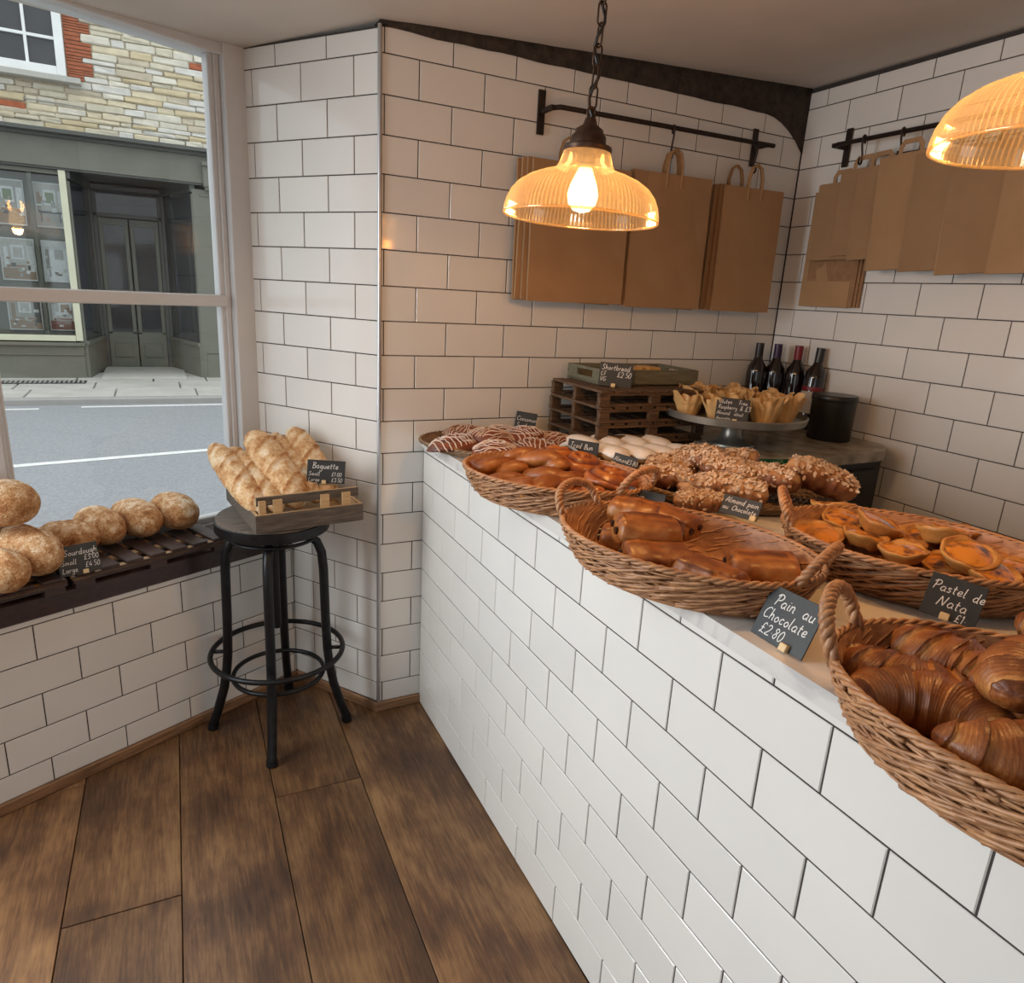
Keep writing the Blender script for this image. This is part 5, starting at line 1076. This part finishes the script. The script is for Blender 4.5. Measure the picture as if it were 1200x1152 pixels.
# ------------------------------------------------------------------ ledge: pallets and sourdough
def ledge_pallet(s0, s1, lab):
    c = WP((s0 + s1) / 2, .050, .5925); w_, d_, h_ = (s1 - s0), .17, .046
    t = thing('display_pallet', lab, 'pallet', c, AW, 'dark pallets on the window ledge')
    n_ = max(3, round(w_ / .064))
    for i in range(n_):
        b = MB(); x = -w_ / 2 + (i + .5) * w_ / n_; b.bbox((x, 0, h_ - .004), (w_ / n_ * .72, d_, .008), .0012); b.obj('slat', M['pallet'], t)
    for y in (-d_ / 2 + .010, .0, d_ / 2 - .010):
        b = MB(); b.bbox((0, y, h_ - .0135), (w_, .026, .010), .001); b.obj('bearer', M['pale_wood'], t)
    b = MB(); b.bbox((0, -d_ / 2 + .0, h_ - .017), (w_, .006, .018), .001); b.obj('front_board', M['pallet'], t)
    for y in (-d_ / 2 + .012, d_ / 2 - .012):
        for x in (-w_ / 2 + .03, 0, w_ / 2 - .03):
            b = MB(); b.bbox((x, y, (h_ - .02) / 2), (.05, .022, h_ - .021), .001); b.obj('block', M['pallet'], t)
    return t
ledge_pallet(-.610, -.150, 'dark slatted pallet on the window ledge, right one'); ledge_pallet(-1.10, -.625, 'dark slatted pallet on the window ledge, left one')
def loaf_mesh(Lg, W, Hh, seed, ear=True):
    def f(u, v):
        t = u * 2 - 1; ph = 2 * pi * v; e = max(0, 1 - abs(t) ** 2.5) ** .5
        sl_ = math.exp(-((cos(ph) * W / 2 - .2 * W * (ear * 1.0)) / .008) ** 2) * (1 if sin(ph) > 0 else 0) * max(0, 1 - (abs(t) / .75) ** 4) * (1 if ear else .45)
        r = 1 + .05 * nz((t * 2, cos(ph), sin(ph)), 1.3, seed * 3.1) + .03 * nz((t * 9, cos(ph) * 5, sin(ph) * 5), 1.5, seed)
        p = Vector((t * Lg / 2, W / 2 * cos(ph) * e * r, Hh / 2 * sin(ph) * e * r + Hh / 2 - (.006 * sl_ if ear else 0)))
        if ear and sin(ph) > 0: p.z += .007 * math.exp(-((cos(ph) * W / 2 - .2 * W + .012) / .006) ** 2) * max(0, 1 - (abs(t) / .75) ** 4)
        p.z = p.z if p.z > Hh * .12 else Hh * .12 * .6 + p.z * .4
        return p, .30 + .22 * (1 - max(0, sin(ph))) - .25 * sl_ + .40 * abs(nz(p, 42, seed)) + .25 * nz(p, 16, seed) - .1 + (.25 * math.exp(-((cos(ph) * W / 2 - .2 * W + .012) / .006) ** 2) if ear and sin(ph) > 0 else 0)
    b = MB(); b.grid(56, 44, f, capu=True); return b.mesh('sourdough_loaf', M['sourdough'], True)
lp = [(-.590, .300, .6395, -66, .205, .125, .115, 0, 0, 'sourdough loaf at the right end of the pallet'), (-.697, .262, .6395, -64, .210, .125, .112, 0, 0, 'sourdough loaf second from the right on the pallet'), (-.795, .212, .6395, -64, .200, .122, .110, 0, 0, 'sourdough loaf third from the right, next to the slashed loaf'), (-.872, .130, .6395, -5, .170, .130, .100, 1, 0, 'slashed sourdough loaf behind the Sourdough sign'),
      (-.950, .020, .6395, -55, .235, .130, .128, 1, 0, 'big sourdough loaf with a curled slash, left of the sign'), (-1.005, -.085, .6395, -50, .19, .125, .110, 1, 0, 'sourdough loaf cut off by the left edge, lowest'), (-.995, .020, .775, -25, .185, .14, .125, 0, 0, 'sourdough loaf stacked on top at the far left'), (-1.05, .07, .6395, -50, .18, .12, .125, 0, 0, 'sourdough loaf underneath the stacked one')]
for i, (x, y, z, a, l_, w_, h_, ear, tl, lb) in enumerate(lp):
    o = bpy.data.objects.new('sourdough_loaf', loaf_mesh(l_, w_, h_, i + 1, ear)); link(o); o.location = (x, y, z - .002); o.rotation_euler = (0, tl, radians(a)); tag(o, lb, 'bread', 'sourdough loaves on the ledge')
bpy.context.view_layer.update()
